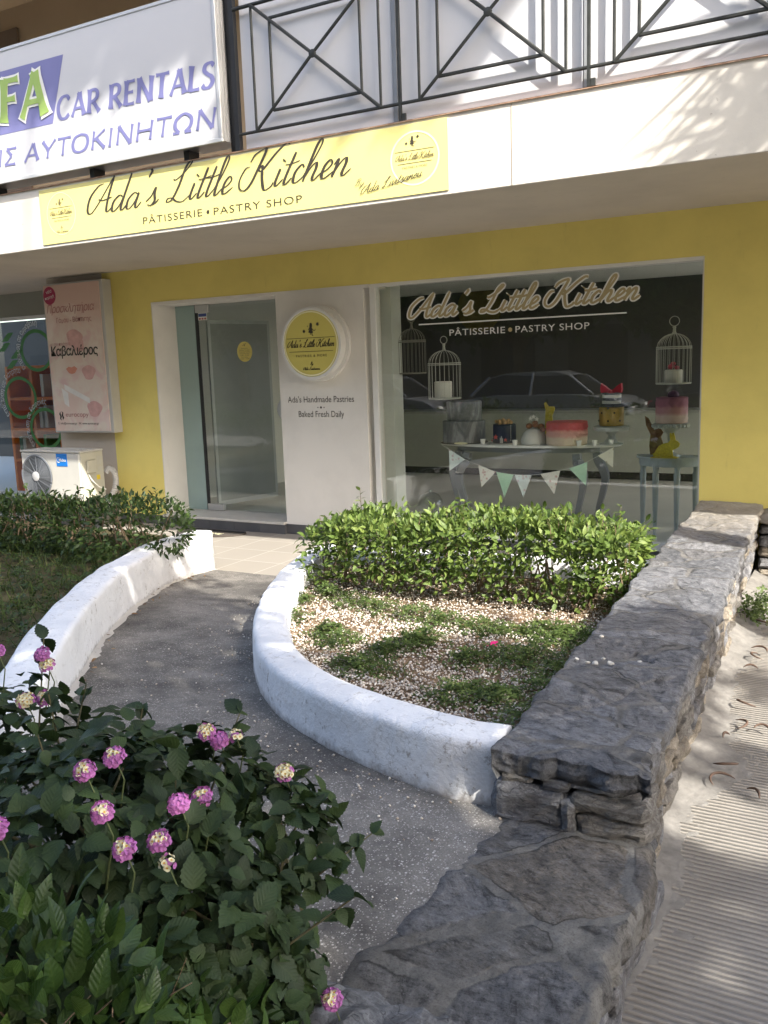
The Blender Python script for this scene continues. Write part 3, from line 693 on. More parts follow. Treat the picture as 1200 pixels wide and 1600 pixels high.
# ------------------------------------------------------------------ building
YF, ZS, YB = -.42, 2.735, -2.15
B = thing("shop_building", "yellow and white two storey shop building with a balcony slab over the shopfront", "building", (-4.6, 0, 0))
mb = MB()
mb.box(-7.435, -6.75, YF, -.10, 0, ZS).box(-6.75, -1.175, YF, -.10, 2.385, ZS).box(-1.175, 1.3, YF, -.10, 0, ZS)
mb.build("facade_wall", m_yellow, B)
mb = MB()
mb.box(-5.145, -4.16, YF - .004, -.10, .10, 2.355).box(-6.75, -5.145, YF - .004, -.02, 2.355, 2.385).box(-5.145, -4.10, YF - .004, -.10, 2.355, 2.385)
mb.box(-6.75, -6.735, YF - .004, -.02, .12, 2.355)
mb.build("white_pillar", m_white, B)
m_plinth = plain("grey_plinth_tile", (.085, .085, .09), .45, var=.2, scale=5)
for q in ((-7.435, -6.76, YF - .012, YF - .0005, 0, .10), (-5.145, -4.10, YF - .012, -.2, 0, .10), (-4.10, -1.1, YF - .012, -.2, 0, .085)):
    mb = MB(); mb.box(*q); mb.build("plinth", m_plinth, B)
st = MB(); st.bbox(-6.76, -5.145, YF - .06, .02, .095, .122, .004)
sp = st.build("door_step", plain("step_marble", (.52, .50, .46), .35, var=.1, scale=9), B)
mb = MB()
for i in range(5): mb.box(-6.75 + i * .322, -6.75 + i * .322 + .318, YF - .05, -.1, 0, .0945)
mb.build("step_riser", m_plinth, sp)
# balcony slab
mb = MB(); mb.box(-13, 3.5, YB, 3.0, ZS + .004, 3.225); mb.build("fascia", m_fascia, B)
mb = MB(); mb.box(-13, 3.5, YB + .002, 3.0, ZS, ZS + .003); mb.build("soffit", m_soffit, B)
m_terra = ground_mix("terracotta_edge", (.30, .16, .10), (.48, .32, .23), (.62, .50, .40), 14, .004)
mb = MB(); mb.grid(lambda u, v: (-13 + 16.5 * u, YB - .012 + .16 * v, 3.234 + .003 * n3(u * 90, v, 0)), 160, 1); mb.box(-13, 3.5, YB - .012, YB + .148, 3.226, 3.231); mb.build("ledge", m_terra, B)
# dark patched paint along the fascia foot and joints
for x in (-2.06, -8.1):
    mb = MB(); mb.box(x, x + .006, YB - .0025, YB, 2.74, 3.222); mb.build("fascia_joint", plain("joint_line", (.50, .42, .33), .9), B)
mb = MB(); mb.box(-13, 1.3, YF, 5.4, 3.226, 9.0); mb.build("upper_wall", m_upper, B)
mb = MB(); mb.box(-13, 3.5, YB + .3, YF, 5.62, 5.95); mb.build("upper_slab", m_upper, B)
mb = MB(); mb.box(-9.6, -8.36, YF - .03, YF - .001, 3.5, 5.40); mb.build("shutter", plain("brown_shutter", (.13, .09, .06), .7), B)
mb = MB(); mb.box(-8.30, -7.437, YF, 3.0, 0, ZS); mb.build("beige_pier", m_beige, B)
mb = MB(); mb.box(-13, -8.302, .47, .62, 2.44, ZS); mb.build("lintel", plaster("olive_render", (.30, .30, .25), (.2, .2, .17), .2, .1), B)
# interior shell
m_int = plain("interior_paint", (.74, .74, .70), .8, var=.03, scale=1.5)
m_intdark = plain("interior_dark_paint", (.07, .07, .064), .8, var=.1, scale=1.5)
mb = MB(); mb.box(-7.43, 1.2, -.095, 5.2, .03, .055); fl = mb.build("interior_floor", plain("shop_floor", (.58, .58, .54), .3, var=.1, scale=2), B)
mb = MB(); mb.box(-7.43, 1.2, 5.2, 5.3, .03, ZS); mb.build("back_wall", m_intdark, B)
mb = MB(); mb.box(1.2, 1.3, -.1, .2, .03, ZS).box(1.2, 1.3, .2, 5.3, 2.6, ZS).box(1.2, 1.3, .2, 5.3, .03, .1).box(1.2, 1.3, 5.1, 5.3, .1, 2.6); mb.build("open_side_wall", m_int, B)  # unseen wall; its wide unglazed opening is added to let daylight into the shop
mb = MB(); mb.box(-7.434, -7.33, -.1, 5.2, .055, ZS - .002); mb.build("interior_wall", m_int, B)
mb = MB(); mb.box(-7.33, 1.2, -.095, 5.2, ZS - .03, ZS - .003); mb.build("interior_ceiling", m_int, B)
mb = MB(); mb.box(-4.16, -4.05, -.098, .10, .055, 2.70); mb.build("window_return", plain("return_paint", (.55, .57, .52), .7, var=.05), B)
# entrance door
mb = MB(); mb.box(-6.43, -5.16, -.066, -.056, .135, 2.345); door = mb.build("entrance_door", m_glassdoor, B)
mb = MB(); mb.box(-6.735, -6.47, -.07, -.05, .124, 2.353); mb.build("frosted_side_panel", m_frost, B)
for z0, z1, nm in ((2.27, 2.353, "patch_fitting"), (.126, .195, "patch_fitting")):
    mb = MB(); mb.bbox(-6.45, -6.27 if z0 > 1 else -6.23, -.085, -.04, z0, z1, .004); mb.build(nm, m_alu, door)
mb = MB(); mb.box(-6.468, -6.432, -.068, -.052, .124, 2.353); mb.build("door_jamb", m_dark, door)
mb = MB(); P = (-5.825, -.067, 1.838)
poly_into(mb, [(.098 * math.cos(a), .105 * math.sin(a)) for a in [2 * math.pi * i / 40 for i in range(40)]], P, X_, Z_, 1, .002)
stk = mb.build("door_sticker", plain("yellow_sticker", (.66, .55, .16), .5, var=.03), door)
mb = MB(); emblem_into(mb, (-5.825, 0, 1.893), .03, .0695)
for i, (wd, s) in enumerate(((.09, "Opening hours"), (.13, "Monday Tuesday"), (.14, "Wednesday Thursday"), (.12, "Friday Saturday"), (.11, "9.00 - 21.00"), (.09, "Sunday"), (.12, "10.00 - 15.00"))):
    text_into(mb, s, (-5.825 - wd / 2, -.067, 1.868 - i * .018), X_, Z_, wd, .009, lift=.0035)
mb.build("sticker_print", m_ink, stk)
mb = MB(); mb.box(-6.42, -6.30, -.0695, -.067, 2.19, 2.265); ps = mb.build("card_sticker", m_whiteprint, door)
mb = MB(); mb.box(-6.415, -6.305, -.071, -.070, 2.228, 2.26); mb.build("sticker_band", plain("blue_print", (.05, .08, .25), .5), ps)
mb = MB()
for i in range(3): mb.box(-6.41 + i * .037, -6.385 + i * .037, -.0712, -.070, 2.198, 2.215)
mb.build("sticker_marks", plain("red_print", (.35, .08, .07), .5), ps)
mb = MB(); mb.lathe([(.10, -.012), (.118, -.012), (.118, .0), (.10, .0)], (-5.32, -.07, 1.23), 36, 'Y'); mb.build("door_handle", m_alu, door)
# inner door leaf standing open
a = rad(76); ca, sa = math.cos(a), math.sin(a)
lf = MB(); P0 = Vector((-6.40, .05, .15)); Rv = Vector((ca, sa, 0))
def leafbar(mb, u0, u1, z0, z1, th=.03):
    q = [(u0, z0), (u1, z0), (u1, z1), (u0, z1)]; return mb.prism(q, P0 + Vector((0, 0, 0)), Rv, Vector((0, 0, 1)), th)
leafbar(lf, 0, .035, 0, 2.05); leafbar(lf, .835, .87, 0, 2.05); leafbar(lf, .035, .835, 0, .05); leafbar(lf, .035, .835, 2.01, 2.05)
il = lf.build("inner_door", plain("inner_door_grey", (.42, .43, .42), .4), B)
mb = MB(); leafbar(mb, .035, .835, .05, 2.01, .012); mb.build("inner_panel", plain("inner_panel_grey", (.26, .27, .26), .4, var=.05), il)
# display window
mb = MB(); mb.box(-4.045, -1.19, -.385, -.375, .15, 2.345); win = mb.build("display_window", m_glass, B)
mb = MB(); mb.box(-4.10, -4.045, YF + .01, -.33, .085, 2.355).box(-4.10, -1.175, YF + .01, -.33, 2.356, 2.384).box(-4.045, -1.175, YF - .02, -.33, .0855, .148).box(-1.188, -1.1752, YF + .01, -.33, .148, 2.355)
mb.build("window_frame", m_whitemetal, win)
yw = -.3855
def winscript(mb, pen, lift): script_into(mb, "Ada's Little Kitchen", (-3.71, yw, 2.055), X_, Z_, 2.05, .205, pen, lift, .32, .75, .022)
mb = MB(); winscript(mb, .050, .002); wl = mb.build("window_script", m_whiteprint, win); mb = MB()
mb.box(-3.615, -1.765, yw - .003, yw - .001, 1.992, 2.003)
text_into(mb, "PÂTISSERIE", (-3.315, yw, 1.886), X_, Z_, .52, .053, 0, 0, 1.1, .002)
text_into(mb, "PASTRY SHOP", (-2.70, yw, 1.886), X_, Z_, .635, .053, 0, 0, 1.1, .002)
mb.build("window_lettering", m_whiteprint, win)
mb = MB(); winscript(mb, .023, .0055); mb.build("gold_lettering", m_tan, wl); mb = MB()
mb.add(*(lambda c: ([(c[0] + .018 * math.cos(q), yw - .003, c[1] + .018 * math.sin(q)) for q in [2 * math.pi * i / 20 for i in range(20)]], [tuple(range(20))]))((-2.748, 1.912)))
mb.build("gold_dot", m_tan, win)
# lettering painted on the pillar
mb = MB(); yt = YF - .004
text_into(mb, "Ada's Handmade Pastries", (-5.055, yt, 1.318), X_, Z_, .755, .058, -.002)
mb.build("pillar_lettering", m_ink, B); mb = MB(); text_into(mb, "Baked Fresh Daily", (-4.935, yt, 1.176), X_, Z_, .52, .058, -.002)
for dx, r in ((-.035, .006), (0, .011), (.035, .006)):
    poly_into(mb, [(r * math.cos(q) + dx, r * math.sin(q)) for q in [2 * math.pi * i / 16 for i in range(16)]], (-4.673, yt, 1.268), X_, Z_, 1, .002)
mb.build("pillar_lettering", m_ink, B)
# neighbouring shopfront
mb = MB(); mb.box(-12.5, -8.34, .50, .508, .10, 2.40); nw = mb.build("neighbour_window", m_glass, B)
mb = MB(); mb.box(-12.5, -8.302, .475, .55, 2.40, 2.439).box(-12.5, -8.302, .475, .55, .0, .10).box(-8.34, -8.302, .475, .55, .10, 2.40)
mb.build("window_frame", m_whitemetal, nw)
m_greenring = plain("green_vinyl", (.05, .22, .035), .5, var=.04)
RINGS = [(-9.66, 1.99, .275), (-10.06, 1.38, .285), (-9.62, .97, .275)]
for cx, cz, r in RINGS:
    mb = MB(); ring_into(mb, (cx, .4995, cz), X_, Z_, r - .045, r, 64, .002, 1.12); mb.build("green_ring", m_greenring, nw)
mb = MB()
for i, (cx, cz) in enumerate(((-10.20, 2.18), (-10.28, 2.05), (-10.06, 1.95), (-10.16, 1.82))):
    poly_into(mb, [(-.12, -.05), (.02, .06), (.13, .06), (.0, -.05)], (cx, .4995, cz), X_, Z_, 1, .002)
mb.build("green_stripes", m_greenring, nw)
for (cx, cz, r), s in zip(RINGS, ("εκτύπωση σε αμμοβολή", "εκτύπωση σε διάτρητο", "εκτύπωση σε διαφανές")):
    mb = MB(); text_into(mb, s, (cx, .4995, cz), X_, Z_, 2.45 * (r + .045), .072, -.002, lift=.004, bend=((r + .045) * 1.0, rad(222)))
    mb.build("ring_lettering", m_whiteprint, nw)
mb = MB(); mb.box(-40, -8.302, .55, 4.5, .0, .05); mb.build("neighbour_floor", m_int, B)
mb = MB(); mb.box(-40, -8.302, 4.5, 4.6, .0, ZS); mb.build("neighbour_wall", m_intdark, B)
# orange shelf behind the neighbour's glass
sh = thing("bookshelf", "orange open bookshelf standing behind the neighbour's glass", "bookshelf", (-9.8, .8, .05))
m_or = plain("orange_laminate", (.72, .20, .03), .5, var=.06)
mb = MB()
for x in (-10.47, -9.99, -9.51): mb.box(x, x + .045, .62, .94, .05, 1.80)
mb.build("upright", m_or, sh)
mb = MB(); mb.box(-10.47, -9.465, .9405, .95, .05, 1.80); mb.build("back_panel", m_or, sh)
for z in (.05, .50, .92, 1.34, 1.76):
    mb = MB(); mb.box(-10.425, -9.99, .62, .94, z + .001, z + .04).box(-9.945, -9.51, .62, .94, z + .001, z + .04); mb.build("shelf", m_or, sh)
for i, (x, z, h, c) in enumerate(((-9.60, .965, .28, (.6, .6, .58)), (-9.50, .965, .30, (.5, .5, .5)), (-10.05, .545, .30, (.10, .18, .12)), (-9.98, .545, .27, (.5, .5, .45)), (-9.56, .545, .33, (.08, .25, .06)), (-9.52, 1.385, .3, (.7, .7, .68)))):
    mb = MB(); mb.bbox(x - .31, x - .25, .65, .88, z, z + h, .004)
    bk = mb.build("binder", plain("binder_%d" % i, c, .6), None)
    tag(bk, ["white binder on the orange shelf, left one of a pair", "grey binder beside the white one on the orange shelf", "dark green binder low on the orange shelf", "pale binder next to the dark green one", "bright green folder low on the orange shelf", "white binder high on the orange shelf"][i], "binder", "binders on the orange shelf")

# ------------------------------------------------------------------ balcony railing
RL = thing("balcony_railing", "black iron balcony railing with crossed squares above the yellow banner", "railing", (-2.8, YB, 3.24))
m_iron = plain("weathered_iron", (.045, .047, .043), .55, .3, var=.45, scale=9)
ZB, ZI0, ZH, ZI1, ZT = 3.345, 3.466, 3.777, 4.075, 4.19
PANELS = [(-3.998, -3.843, -3.494, -3.116, -2.974), (-2.688, -2.55, -2.204, -1.852, -1.712), (-1.424, -1.282, -.945, -.594, -.455), (-.17, -.03, .31, .66, .80)]
for o1, i1, hx, i2, o2 in PANELS:
    mb = MB(); r = .0105
    for x in (o1, o2): mb.tube([(x, YB, ZB), (x, YB, ZT)], r, 6)
    for x in (i1, i2): mb.tube([(x, YB, ZI0), (x, YB, ZI1)], r * 1.05, 6)
    for z in (ZI0, ZI1): mb.tube([(i1, YB + .003, z), (i2, YB + .003, z)], r * 1.15, 6)
    for xa, za in ((o1, ZB), (o1, ZT), (o2, ZB), (o2, ZT)): mb.tube([(xa, YB - .004, za), (hx, YB - .004, ZH)], r * 1.15, 6)
    mb.lathe([(.001, -.014), (.024, -.011), (.029, 0), (.024, .011), (.001, .014)], (hx, YB - .004, ZH), 16, 'Y')
    mb.build("grille", m_iron, RL)
mb = MB(); mb.tube([(-4.16, YB, ZB), (1.0, YB, ZB)], .011, 8).tube([(-4.16, YB, ZT), (1.0, YB, ZT)], .013, 8); mb.build("rail", m_iron, RL)
for x in (-2.83, -1.573, -.315):
    mb = MB(); mb.box(x - .009, x + .009, YB - .011, YB + .011, 3.236, 4.25); mb.box(x + .012, x + .04, YB - .008, YB + .008, 3.236, 3.28); mb.build("post", m_iron, RL)
mb = MB(); mb.box(-4.19, -4.15, YB - .01, YB + .03, 3.236, 4.4); mb.box(-4.26, -4.2, YB + .03, YB + .08, 3.236, 4.6); mb.build("end_post", m_dark, RL)
for x0, x1 in ((-4.13, -2.905), (-2.865, -1.62), (-1.58, -.33), (-.29, 1.0)):
    mb = MB(); mb.box(x0, x1, YB + .044, YB + .060, 3.243, 4.62); mb.build("privacy_panel", m_whitepanel, RL)
for x in (-2.90, -1.615, -.325):
    mb = MB(); mb.box(x, x + .03, YB + .040, YB + .066, 3.243, 4.62); mb.build("panel_joint", plain("joint_grey", (.36, .37, .38), .5, .2), RL)

# ------------------------------------------------------------------ signs
SG = thing("lightbox_sign", "large white lightbox sign with violet car rental lettering above the yellow banner", "sign", (-6.9, -2.1, 3.305))
YS = -2.22
mb = MB(); mb.box(-9.6, -4.262, YS + .012, -1.98, 3.31, 4.350); mb.build("sign_case", m_alu, SG)
mb = MB(); mb.box(-9.6, -4.285, YS, YS + .0115, 3.330, 4.330); mb.build("sign_face", plain("sign_acrylic", (.58, .585, .60), .25, var=.02, scale=1), SG)
mb = MB(); mb.bbox(-9.6, -4.255, YS - .006, YS + .012, 3.300, 3.330, .003).bbox(-9.6, -4.255, YS - .006, YS + .012, 4.330, 4.356, .003).bbox(-4.285, -4.255, YS - .006, YS + .012, 3.331, 4.329, .003)
for yy in (-2.19, -2.15, -2.12, -2.07, -2.02): mb.box(-4.2615, -4.254, yy, yy + .014, 3.312, 4.348)
mb.build("sign_frame", plain("anodised_frame", (.62, .62, .61), .4, .3, var=.05), SG)
for x in (-8.4, -6.9, -5.7, -4.7):
    mb = MB(); mb.box(x, x + .05, -2.14, -2.02, 3.2345, 3.3095); mb.build("sign_bracket", m_dark, SG)
Rt = Vector((1, 0, -.012)).normalized()
mb = MB(); flare_into(mb, "CAR RENTALS", (-5.905, YS, 3.702), Rt, Z_, 1.61, .172, .235)
mb.build("violet_lettering", m_violetprint, SG); mb = MB(); flare_into(mb, "ΙΣ ΑΥΤΟΚΙΝΗΤΩΝ", (-6.665, YS, 3.437), Rt, Z_, 2.36, .135, .25)
mb.build("violet_lettering", m_violetprint, SG); mb = MB(); poly_into(mb, [(-7.10, 3.69), (-5.981, 3.686), (-5.796, 4.179), (-6.92, 4.182)], (0, YS, 0), X_, Z_, 1, .0015)
mb.build("violet_panel", m_violetprint, SG)
mb = MB(); flare_into(mb, "FA", (-6.57, YS, 3.775), Rt, Z_, .53, .335, .24, .005, .12, .055); mb.build("letter_outline", m_whiteprint, SG)
mb = MB(); flare_into(mb, "FA", (-6.552, YS, 3.775), Rt, Z_, .495, .335, .24, .0085, .12); mb.build("green_lettering", m_greenprint, SG)

BN = thing("banner_sign", "long yellow pastry shop banner fixed to the white fascia", "sign", (-4.4, YB, 2.76))
mb = MB(); mb.box(-6.295, -2.49, YB - .0075, YB - .0005, 2.762, 3.208); mb.build("banner_sheet", m_banner, BN)
yb = YB - .0075
mb = MB(); script_into(mb, "Ada's Little Kitchen", (-5.74, yb, 2.952), X_, Z_, 2.52, .262, .0255, .002, .38, .26)
mb.build("banner_title", m_ink, BN); mb = MB()
text_into(mb, "PÂTISSERIE", (-5.143, yb, 2.817), X_, Z_, .60, .052, -.006, 0, 1.15)
text_into(mb, "PASTRY SHOP", (-4.43, yb, 2.812), X_, Z_, .80, .052, -.006, 0, 1.15)
poly_into(mb, [(.014 * math.cos(q), .014 * math.sin(q)) for q in [2 * math.pi * i / 16 for i in range(16)]], (-4.485, yb, 2.84), X_, Z_, 1, .002)
mb.build("banner_lettering", m_ink, BN); mb = MB()
script_into(mb, "By", (-3.19, yb, 2.868), X_, Z_, .075, .045, .004, .004, .3, .5)
script_into(mb, "Ada Livitsanou", (-3.145, yb, 2.808), X_, Z_, .47, .062, .0062, .004, .35, .5, .14)
mb.build("signature", m_ink, BN); mb = MB()
emblem_into(mb, (-2.745, yb, 3.068), .062, .002)
mb.build("emblem", m_ink, BN)
mb = MB(); ring_into(mb, (-2.731, yb, 2.990), X_, Z_, .160, .172, 72, .0015, 1.06); mb.build("banner_ring", m_cream, BN); mb = MB(); ring_into(mb, (-6.05, yb, 2.995), X_, Z_, .165, .170, 72, .0015)
mb.build("banner_ring", m_cream, BN)
for cx, cz, k_ in ((-2.731, 2.990, 1.0), (-6.05, 2.995, .92)):
    mb = MB(); script_into(mb, "Ada's Little Kitchen", (cx - .140 * k_, yb, cz - .005), X_, Z_, .28 * k_, .038, .0045, .002, .3, .6)
    mb.box(cx - .145 * k_, cx + .145 * k_, yb - .002, yb - .0005, cz + .050, cz + .0525); mb.box(cx - .125 * k_, cx + .125 * k_, yb - .002, yb - .0005, cz - .028, cz - .0255)
    text_into(mb, "PASTRIES & MORE", (cx - .09, yb, cz - .060), X_, Z_, .18, .015, -.01)
    mb.build("small_print", m_ink_soft, BN)
mb = MB(); emblem_into(mb, (-6.055, yb, 3.060), .055, .002)
script_into(mb, "By", (-6.07, yb, 2.88), X_, Z_, .03, .018, .003, .002)
script_into(mb, "Ada Livitsanou", (-6.12, yb, 2.845), X_, Z_, .14, .022, .003, .002)
mb.build("small_print", m_ink_soft, BN)

RS = thing("round_sign", "round yellow drum sign with a girl emblem on the white pillar", "sign", (-4.66, YF, 1.87))
cx, cz, R0, y0 = -4.662, 1.872, .322, -.57
mb = MB(); mb.lathe([(R0 + .035, YF - .005), (R0 + .035, YF - .045), (R0 - .0, YF - .047), (R0 - .0, -.553), (R0 + .012, -.556), (R0 + .012, -.572), (R0 - .012, -.5735), (R0 - .02, -.566)], (cx, 0, cz), 72, 'Y')
autosmooth(mb.build("drum_case", m_whitemetal, RS), 30)
mb = MB(); mb.lathe([(R0 - .013, -.5700), (R0 - .013, -.5690)], (cx, 0, cz), 72, 'Y'); fixnormals(mb.build("drum_face", plain("sign_yellow", (.62, .54, .14), .4, var=.03, scale=2), RS))
mb = MB(); ring_into(mb, (cx, -.5705, cz), X_, Z_, R0 - .034, R0 - .022, 80, .001); mb.build("face_ring", m_cream, RS)
mb = MB(); yq = -.5705
emblem_into(mb, (cx + .012, yq, cz + .078), .112, .001)
mb.box(cx - .268, cx + .268, yq - .002, yq, cz + .052, cz + .0555).box(cx - .245, cx + .245, yq - .002, yq, cz - .0735, cz - .0700)
script_into(mb, "Ada's Little Kitchen", (cx - .262, yq, cz - .030), X_, Z_, .525, .068, .0085, .0015, .32, .4)
text_into(mb, "PASTRIES & MORE", (cx - .17, yq, cz - .122), X_, Z_, .345, .021, 0, 0, 1.3)
script_into(mb, "By", (cx - .012, yq, cz - .195), X_, Z_, .035, .026, .005, .0015)
script_into(mb, "Ada Livitsanou", (cx - .095, yq, cz - .243), X_, Z_, .19, .028, .005, .0015, .3, .6)
mb.build("sign_lettering", m_ink, RS)

PS = thing("poster_box", "tall pink poster lightbox with Greek lettering on the beige pier", "sign", (-7.8, YF, 1.03))
mb = MB(); mb.bbox(-8.225, -7.30, -.555, YF - .002, 1.015, 2.665, .006); mb.build("poster_case", plain("poster_case_grey", (.46, .45, .42), .5, var=.06), PS)
k = NT("poster_print")
big = k.noise(2.6, 2, .4); fl = k.ramp(k.noise(3.4, 3, .5, None, .8), (.40, (.70, .52, .43)), (.50, (.70, .60, .49)), (.62, (.68, .46, .42)))
sx = k.n("SeparateXYZ"); k.l(k.co(), sx.inputs[0])
gz = k.n("MapRange"); k.l(sx.outputs[2], gz.inputs[0]); gz.inputs[1].default_value = 0.0; gz.inputs[2].default_value = 1.65
col = k.mix(k.ramp(gz.outputs[0], (.0, 0.0), (.62, .25), (.85, .9)), fl, (.62, .42, .34))
col = k.mix(k.ramp(big, (.58, 0.0), (.66, .5)), col, (.76, .68, .58))
k.base(col).set(.35); m_poster = k.m
mb = MB(); mb.box(-8.20, -7.345, -.563, -.5555, 1.035, 2.645); mb.build("poster_sheet", m_poster, PS)
yp = -.564
m_rose = plain("rose_print", (.42, .17, .16), .5, var=.05); m_pinkp = plain("pale_pink_print", (.60, .34, .30), .5, var=.15, scale=14)
for cxp, czp, s, rt in ((-7.78, 2.06, .12, .2), (-7.72, 1.98, .09, 1.1), (-7.60, 1.68, .10, .5), (-7.56, 1.28, .11, .3)):   # petals in the print
    mb = MB(); poly_into(mb, [(s * math.cos(q + rt) * (1 + .16 * math.cos(3 * q)), .8 * s * math.sin(q + rt)) for q in [2 * math.pi * i / 30 for i in range(30)]], (cxp, yp, czp), X_, Z_, 1, .0008 + s * .004); mb.build("petal_print", m_pinkp, PS)
mb = MB(); poly_into(mb, [(-.10, .02), (-.05, .045), (0, .035), (.05, .05), (.10, .02), (.05, -.035), (0, -.045), (-.05, -.035)], (-7.86, yp, 1.71), X_, Z_, .9, .002); mb.build("lips_print", plain("coral_print", (.62, .25, .16), .5), PS)
mb = MB()
poly_into(mb, [(-.22, .09), (.16, -.07), (.16, -.13), (-.22, .03)], (-7.78, yp, 1.47), X_, Z_, 1, .002); poly_into(mb, [(-.10, .16), (0, .10), (.0, -.06), (-.07, -.02)], (-7.95, yp, 1.36), X_, Z_, 1, .002)
mb.build("ribbon_print", plain("ivory_print", (.72, .68, .62), .5), PS)
mb = MB(); text_into(mb, "Προσκλητήρια", (-8.17, yp, 2.345), X_, Z_, .745, .085, -.004, .30, .9)
mb.build("rose_title", m_rose, PS); mb = MB(); text_into(mb, "Γάμου - Βάπτισης", (-8.03, yp, 2.235), X_, Z_, .54, .052)
mb.build("rose_lettering", m_rose, PS); mb = MB(); text_into(mb, "με την ποιότητα", (-8.175, yp, 1.985), X_, Z_, .33, .035, 0, .3)
mb.build("rose_lettering", m_rose, PS); mb = MB(); text_into(mb, "eurocopy", (-8.02, yp, 1.195), X_, Z_, .36, .052); mb.build("rose_lettering", m_rose, PS)
mb = MB(); text_into(mb, "Καβαλιέρος", (-8.165, yp, 1.875), X_, Z_, .735, .098, .018, .08, .92)
mb.build("black_title", m_ink, PS); mb = MB(); text_into(mb, "E. info@eurocopy.gr   W. www.eurocopy.gr", (-8.15, yp, 1.108), X_, Z_, .64, .024)
mb.build("black_lettering", m_ink, PS); mb = MB()
for sgn in (1, -1):
    poly_into(mb, [(.0, .055), (.028, .035), (.02, .005), (.036, -.02), (.012, -.05), (.010, -.02), (-.004, .01), (.010, .03)] if sgn > 0 else [(-.006, -.055), (-.034, -.035), (-.026, -.005), (-.042, .02), (-.018, .05), (-.016, .02), (-.002, -.01), (-.016, -.03)], (-8.085, yp, 1.205), X_, Z_, 1, .002)
mb.build("print_logo", m_ink, PS)
mb = MB(); poly_into(mb, [(.098 * math.cos(q), .098 * math.sin(q)) for q in [2 * math.pi * i / 40 - .9 for i in range(38)]] , (-8.105, yp, 2.535), X_, Z_, 1, .002)
rb = mb.build("round_badge", plain("crimson_print", (.35, .03, .08), .5), PS)
mb = MB(); text_into(mb, "νέα", (-8.15, yp, 2.555), (.98, 0, .2), (-.2, 0, .98), .09, .034, lift=.004); text_into(mb, "παροχή", (-8.175, yp, 2.490), (.98, 0, .2), (-.2, 0, .98), .145, .030, lift=.004); mb.build("badge_lettering", m_whiteprint, rb)

# ------------------------------------------------------------------ air conditioner
AC = thing("air_conditioner", "white outdoor air conditioner unit with a round fan grille below the poster", "air conditioner", (-7.75, -.9, .30))
m_acw = plain("ac_enamel", (.47, .46, .42), .4, var=.04); m_acs = plain("ac_side_panel", (.42, .405, .33), .45, var=.04)
ax0, ax1, ay0, ay1, az0, az1 = -8.20, -7.29, -1.08, -.76, .33, .865
mb = MB(); mb.bbox(ax0, ax1 - .012, ay0, ay1, az0, az1 - .022, .012); mb.build("cabinet", m_acw, AC)
mb = MB(); mb.bbox(ax0 - .008, ax1 + .006, ay0 - .008, ay1 + .006, az1 - .021, az1, .008)
for i in range(4): mb.box(ax0 + .1, ax1 - .08, ay0 + .05 + i * .065, ay0 + .075 + i * .065, az1 + .001, az1 + .007)
mb.build("cabinet_lid", m_acw, AC)
mb = MB(); mb.bbox(ax1 - .0115, ax1, ay0 + .008, ay1 - .004, az0 + .004, az1 - .0225, .003); sdp = mb.build("side_panel", m_acs, AC)
mb = MB(); mb.bbox(ax1 + .0005, ax1 + .03, ay0 + .07, ay0 + .19, .62, .76, .008); mb.build("valve_cover", m_acs, sdp)
mb = MB(); mb.box(ax1 + .0005, ax1 + .002, ay0 + .23, ay0 + .29, .70, .79).box(ax1 + .0005, ax1 + .002, ay0 + .235, ay0 + .29, .625, .675); mb.build("rating_label", plain("label_grey", (.42, .41, .36), .5), sdp)
mb = MB(); mb.box(ax1 + .0005, ax1 + .0025, ay0 + .21, ay0 + .255, .54, .59); mb.build("warning_label", plain("label_yellow", (.60, .46, .04), .5), sdp)
fx, fz, fr = -7.955, .585, .225
mb = MB(); mb.lathe([(.001, ay0 - .004), (fr, ay0 - .004), (fr, ay0 - .0005)], (fx, 0, fz), 48, 'Y'); fixnormals(mb.build("fan_well", plain("fan_dark", (.035, .037, .042), .5), AC))
mb = MB()
for r in np.linspace(.05, fr + .004, 13): mb.tube([(fx + r * math.cos(q), ay0 - .018 - .012 * (1 - r / fr), fz + r * math.sin(q)) for q in np.linspace(0, 2 * math.pi, 49)], .0032 if r < fr else .009, 5, False)
for q in np.linspace(0, 2 * math.pi, 13)[:-1]: mb.tube([(fx + .04 * math.cos(q), ay0 - .030, fz + .04 * math.sin(q)), (fx + fr * math.cos(q + .5), ay0 - .016, fz + fr * math.sin(q + .5))], .003, 5)
mb.build("fan_grille", plain("grille_grey", (.12, .13, .145), .4, var=.05), AC)
mb = MB(); mb.lathe([(.052, ay0 - .024), (.052, ay0 - .036), (.04, ay0 - .041), (.001, ay0 - .042)], (fx, 0, fz), 24, 'Y'); autosmooth(mb.build("grille_cap", plain("cap_grey", (.42, .42, .42), .4), AC))
mb = MB(); mb.bbox(-7.645, -7.48, ay0 - .004, ay0 - .0005, .70, .835, .0015); lg = mb.build("logo_plate", plain("logo_blue", (.01, .16, .52), .4, var=.03), AC)
mb = MB(); text_into(mb, "Midea", (-7.60, ay0 - .004, .752), X_, Z_, .105, .032, .01)
ring = [(.026 * math.cos(q), .026 * math.sin(q)) for q in np.linspace(.8, 5.2, 22)]
ribbon(mb, [np.array(p) for p in ring], lambda t, u: .006 * (.4 + u), (-7.606, ay0 - .004, .768), X_, Z_, .003); mb.build("logo_lettering", m_whiteprint, lg)
mb = MB(); mb.tube([(-7.285, -.99, .62), (-7.26, -.97, .55), (-7.24, -.90, .47), (-7.22, -.82, .43)], .006, 6); mb.build("cable", m_whiteprint, AC)
mb = MB(); pts = [(-7.30, -.73, .60), (-7.27, -.70, .64), (-7.225, -.68, .60), (-7.21, -.68, .50), (-7.225, -.70, .40), (-7.27, -.74, .30), (-7.30, -.78, .20)]
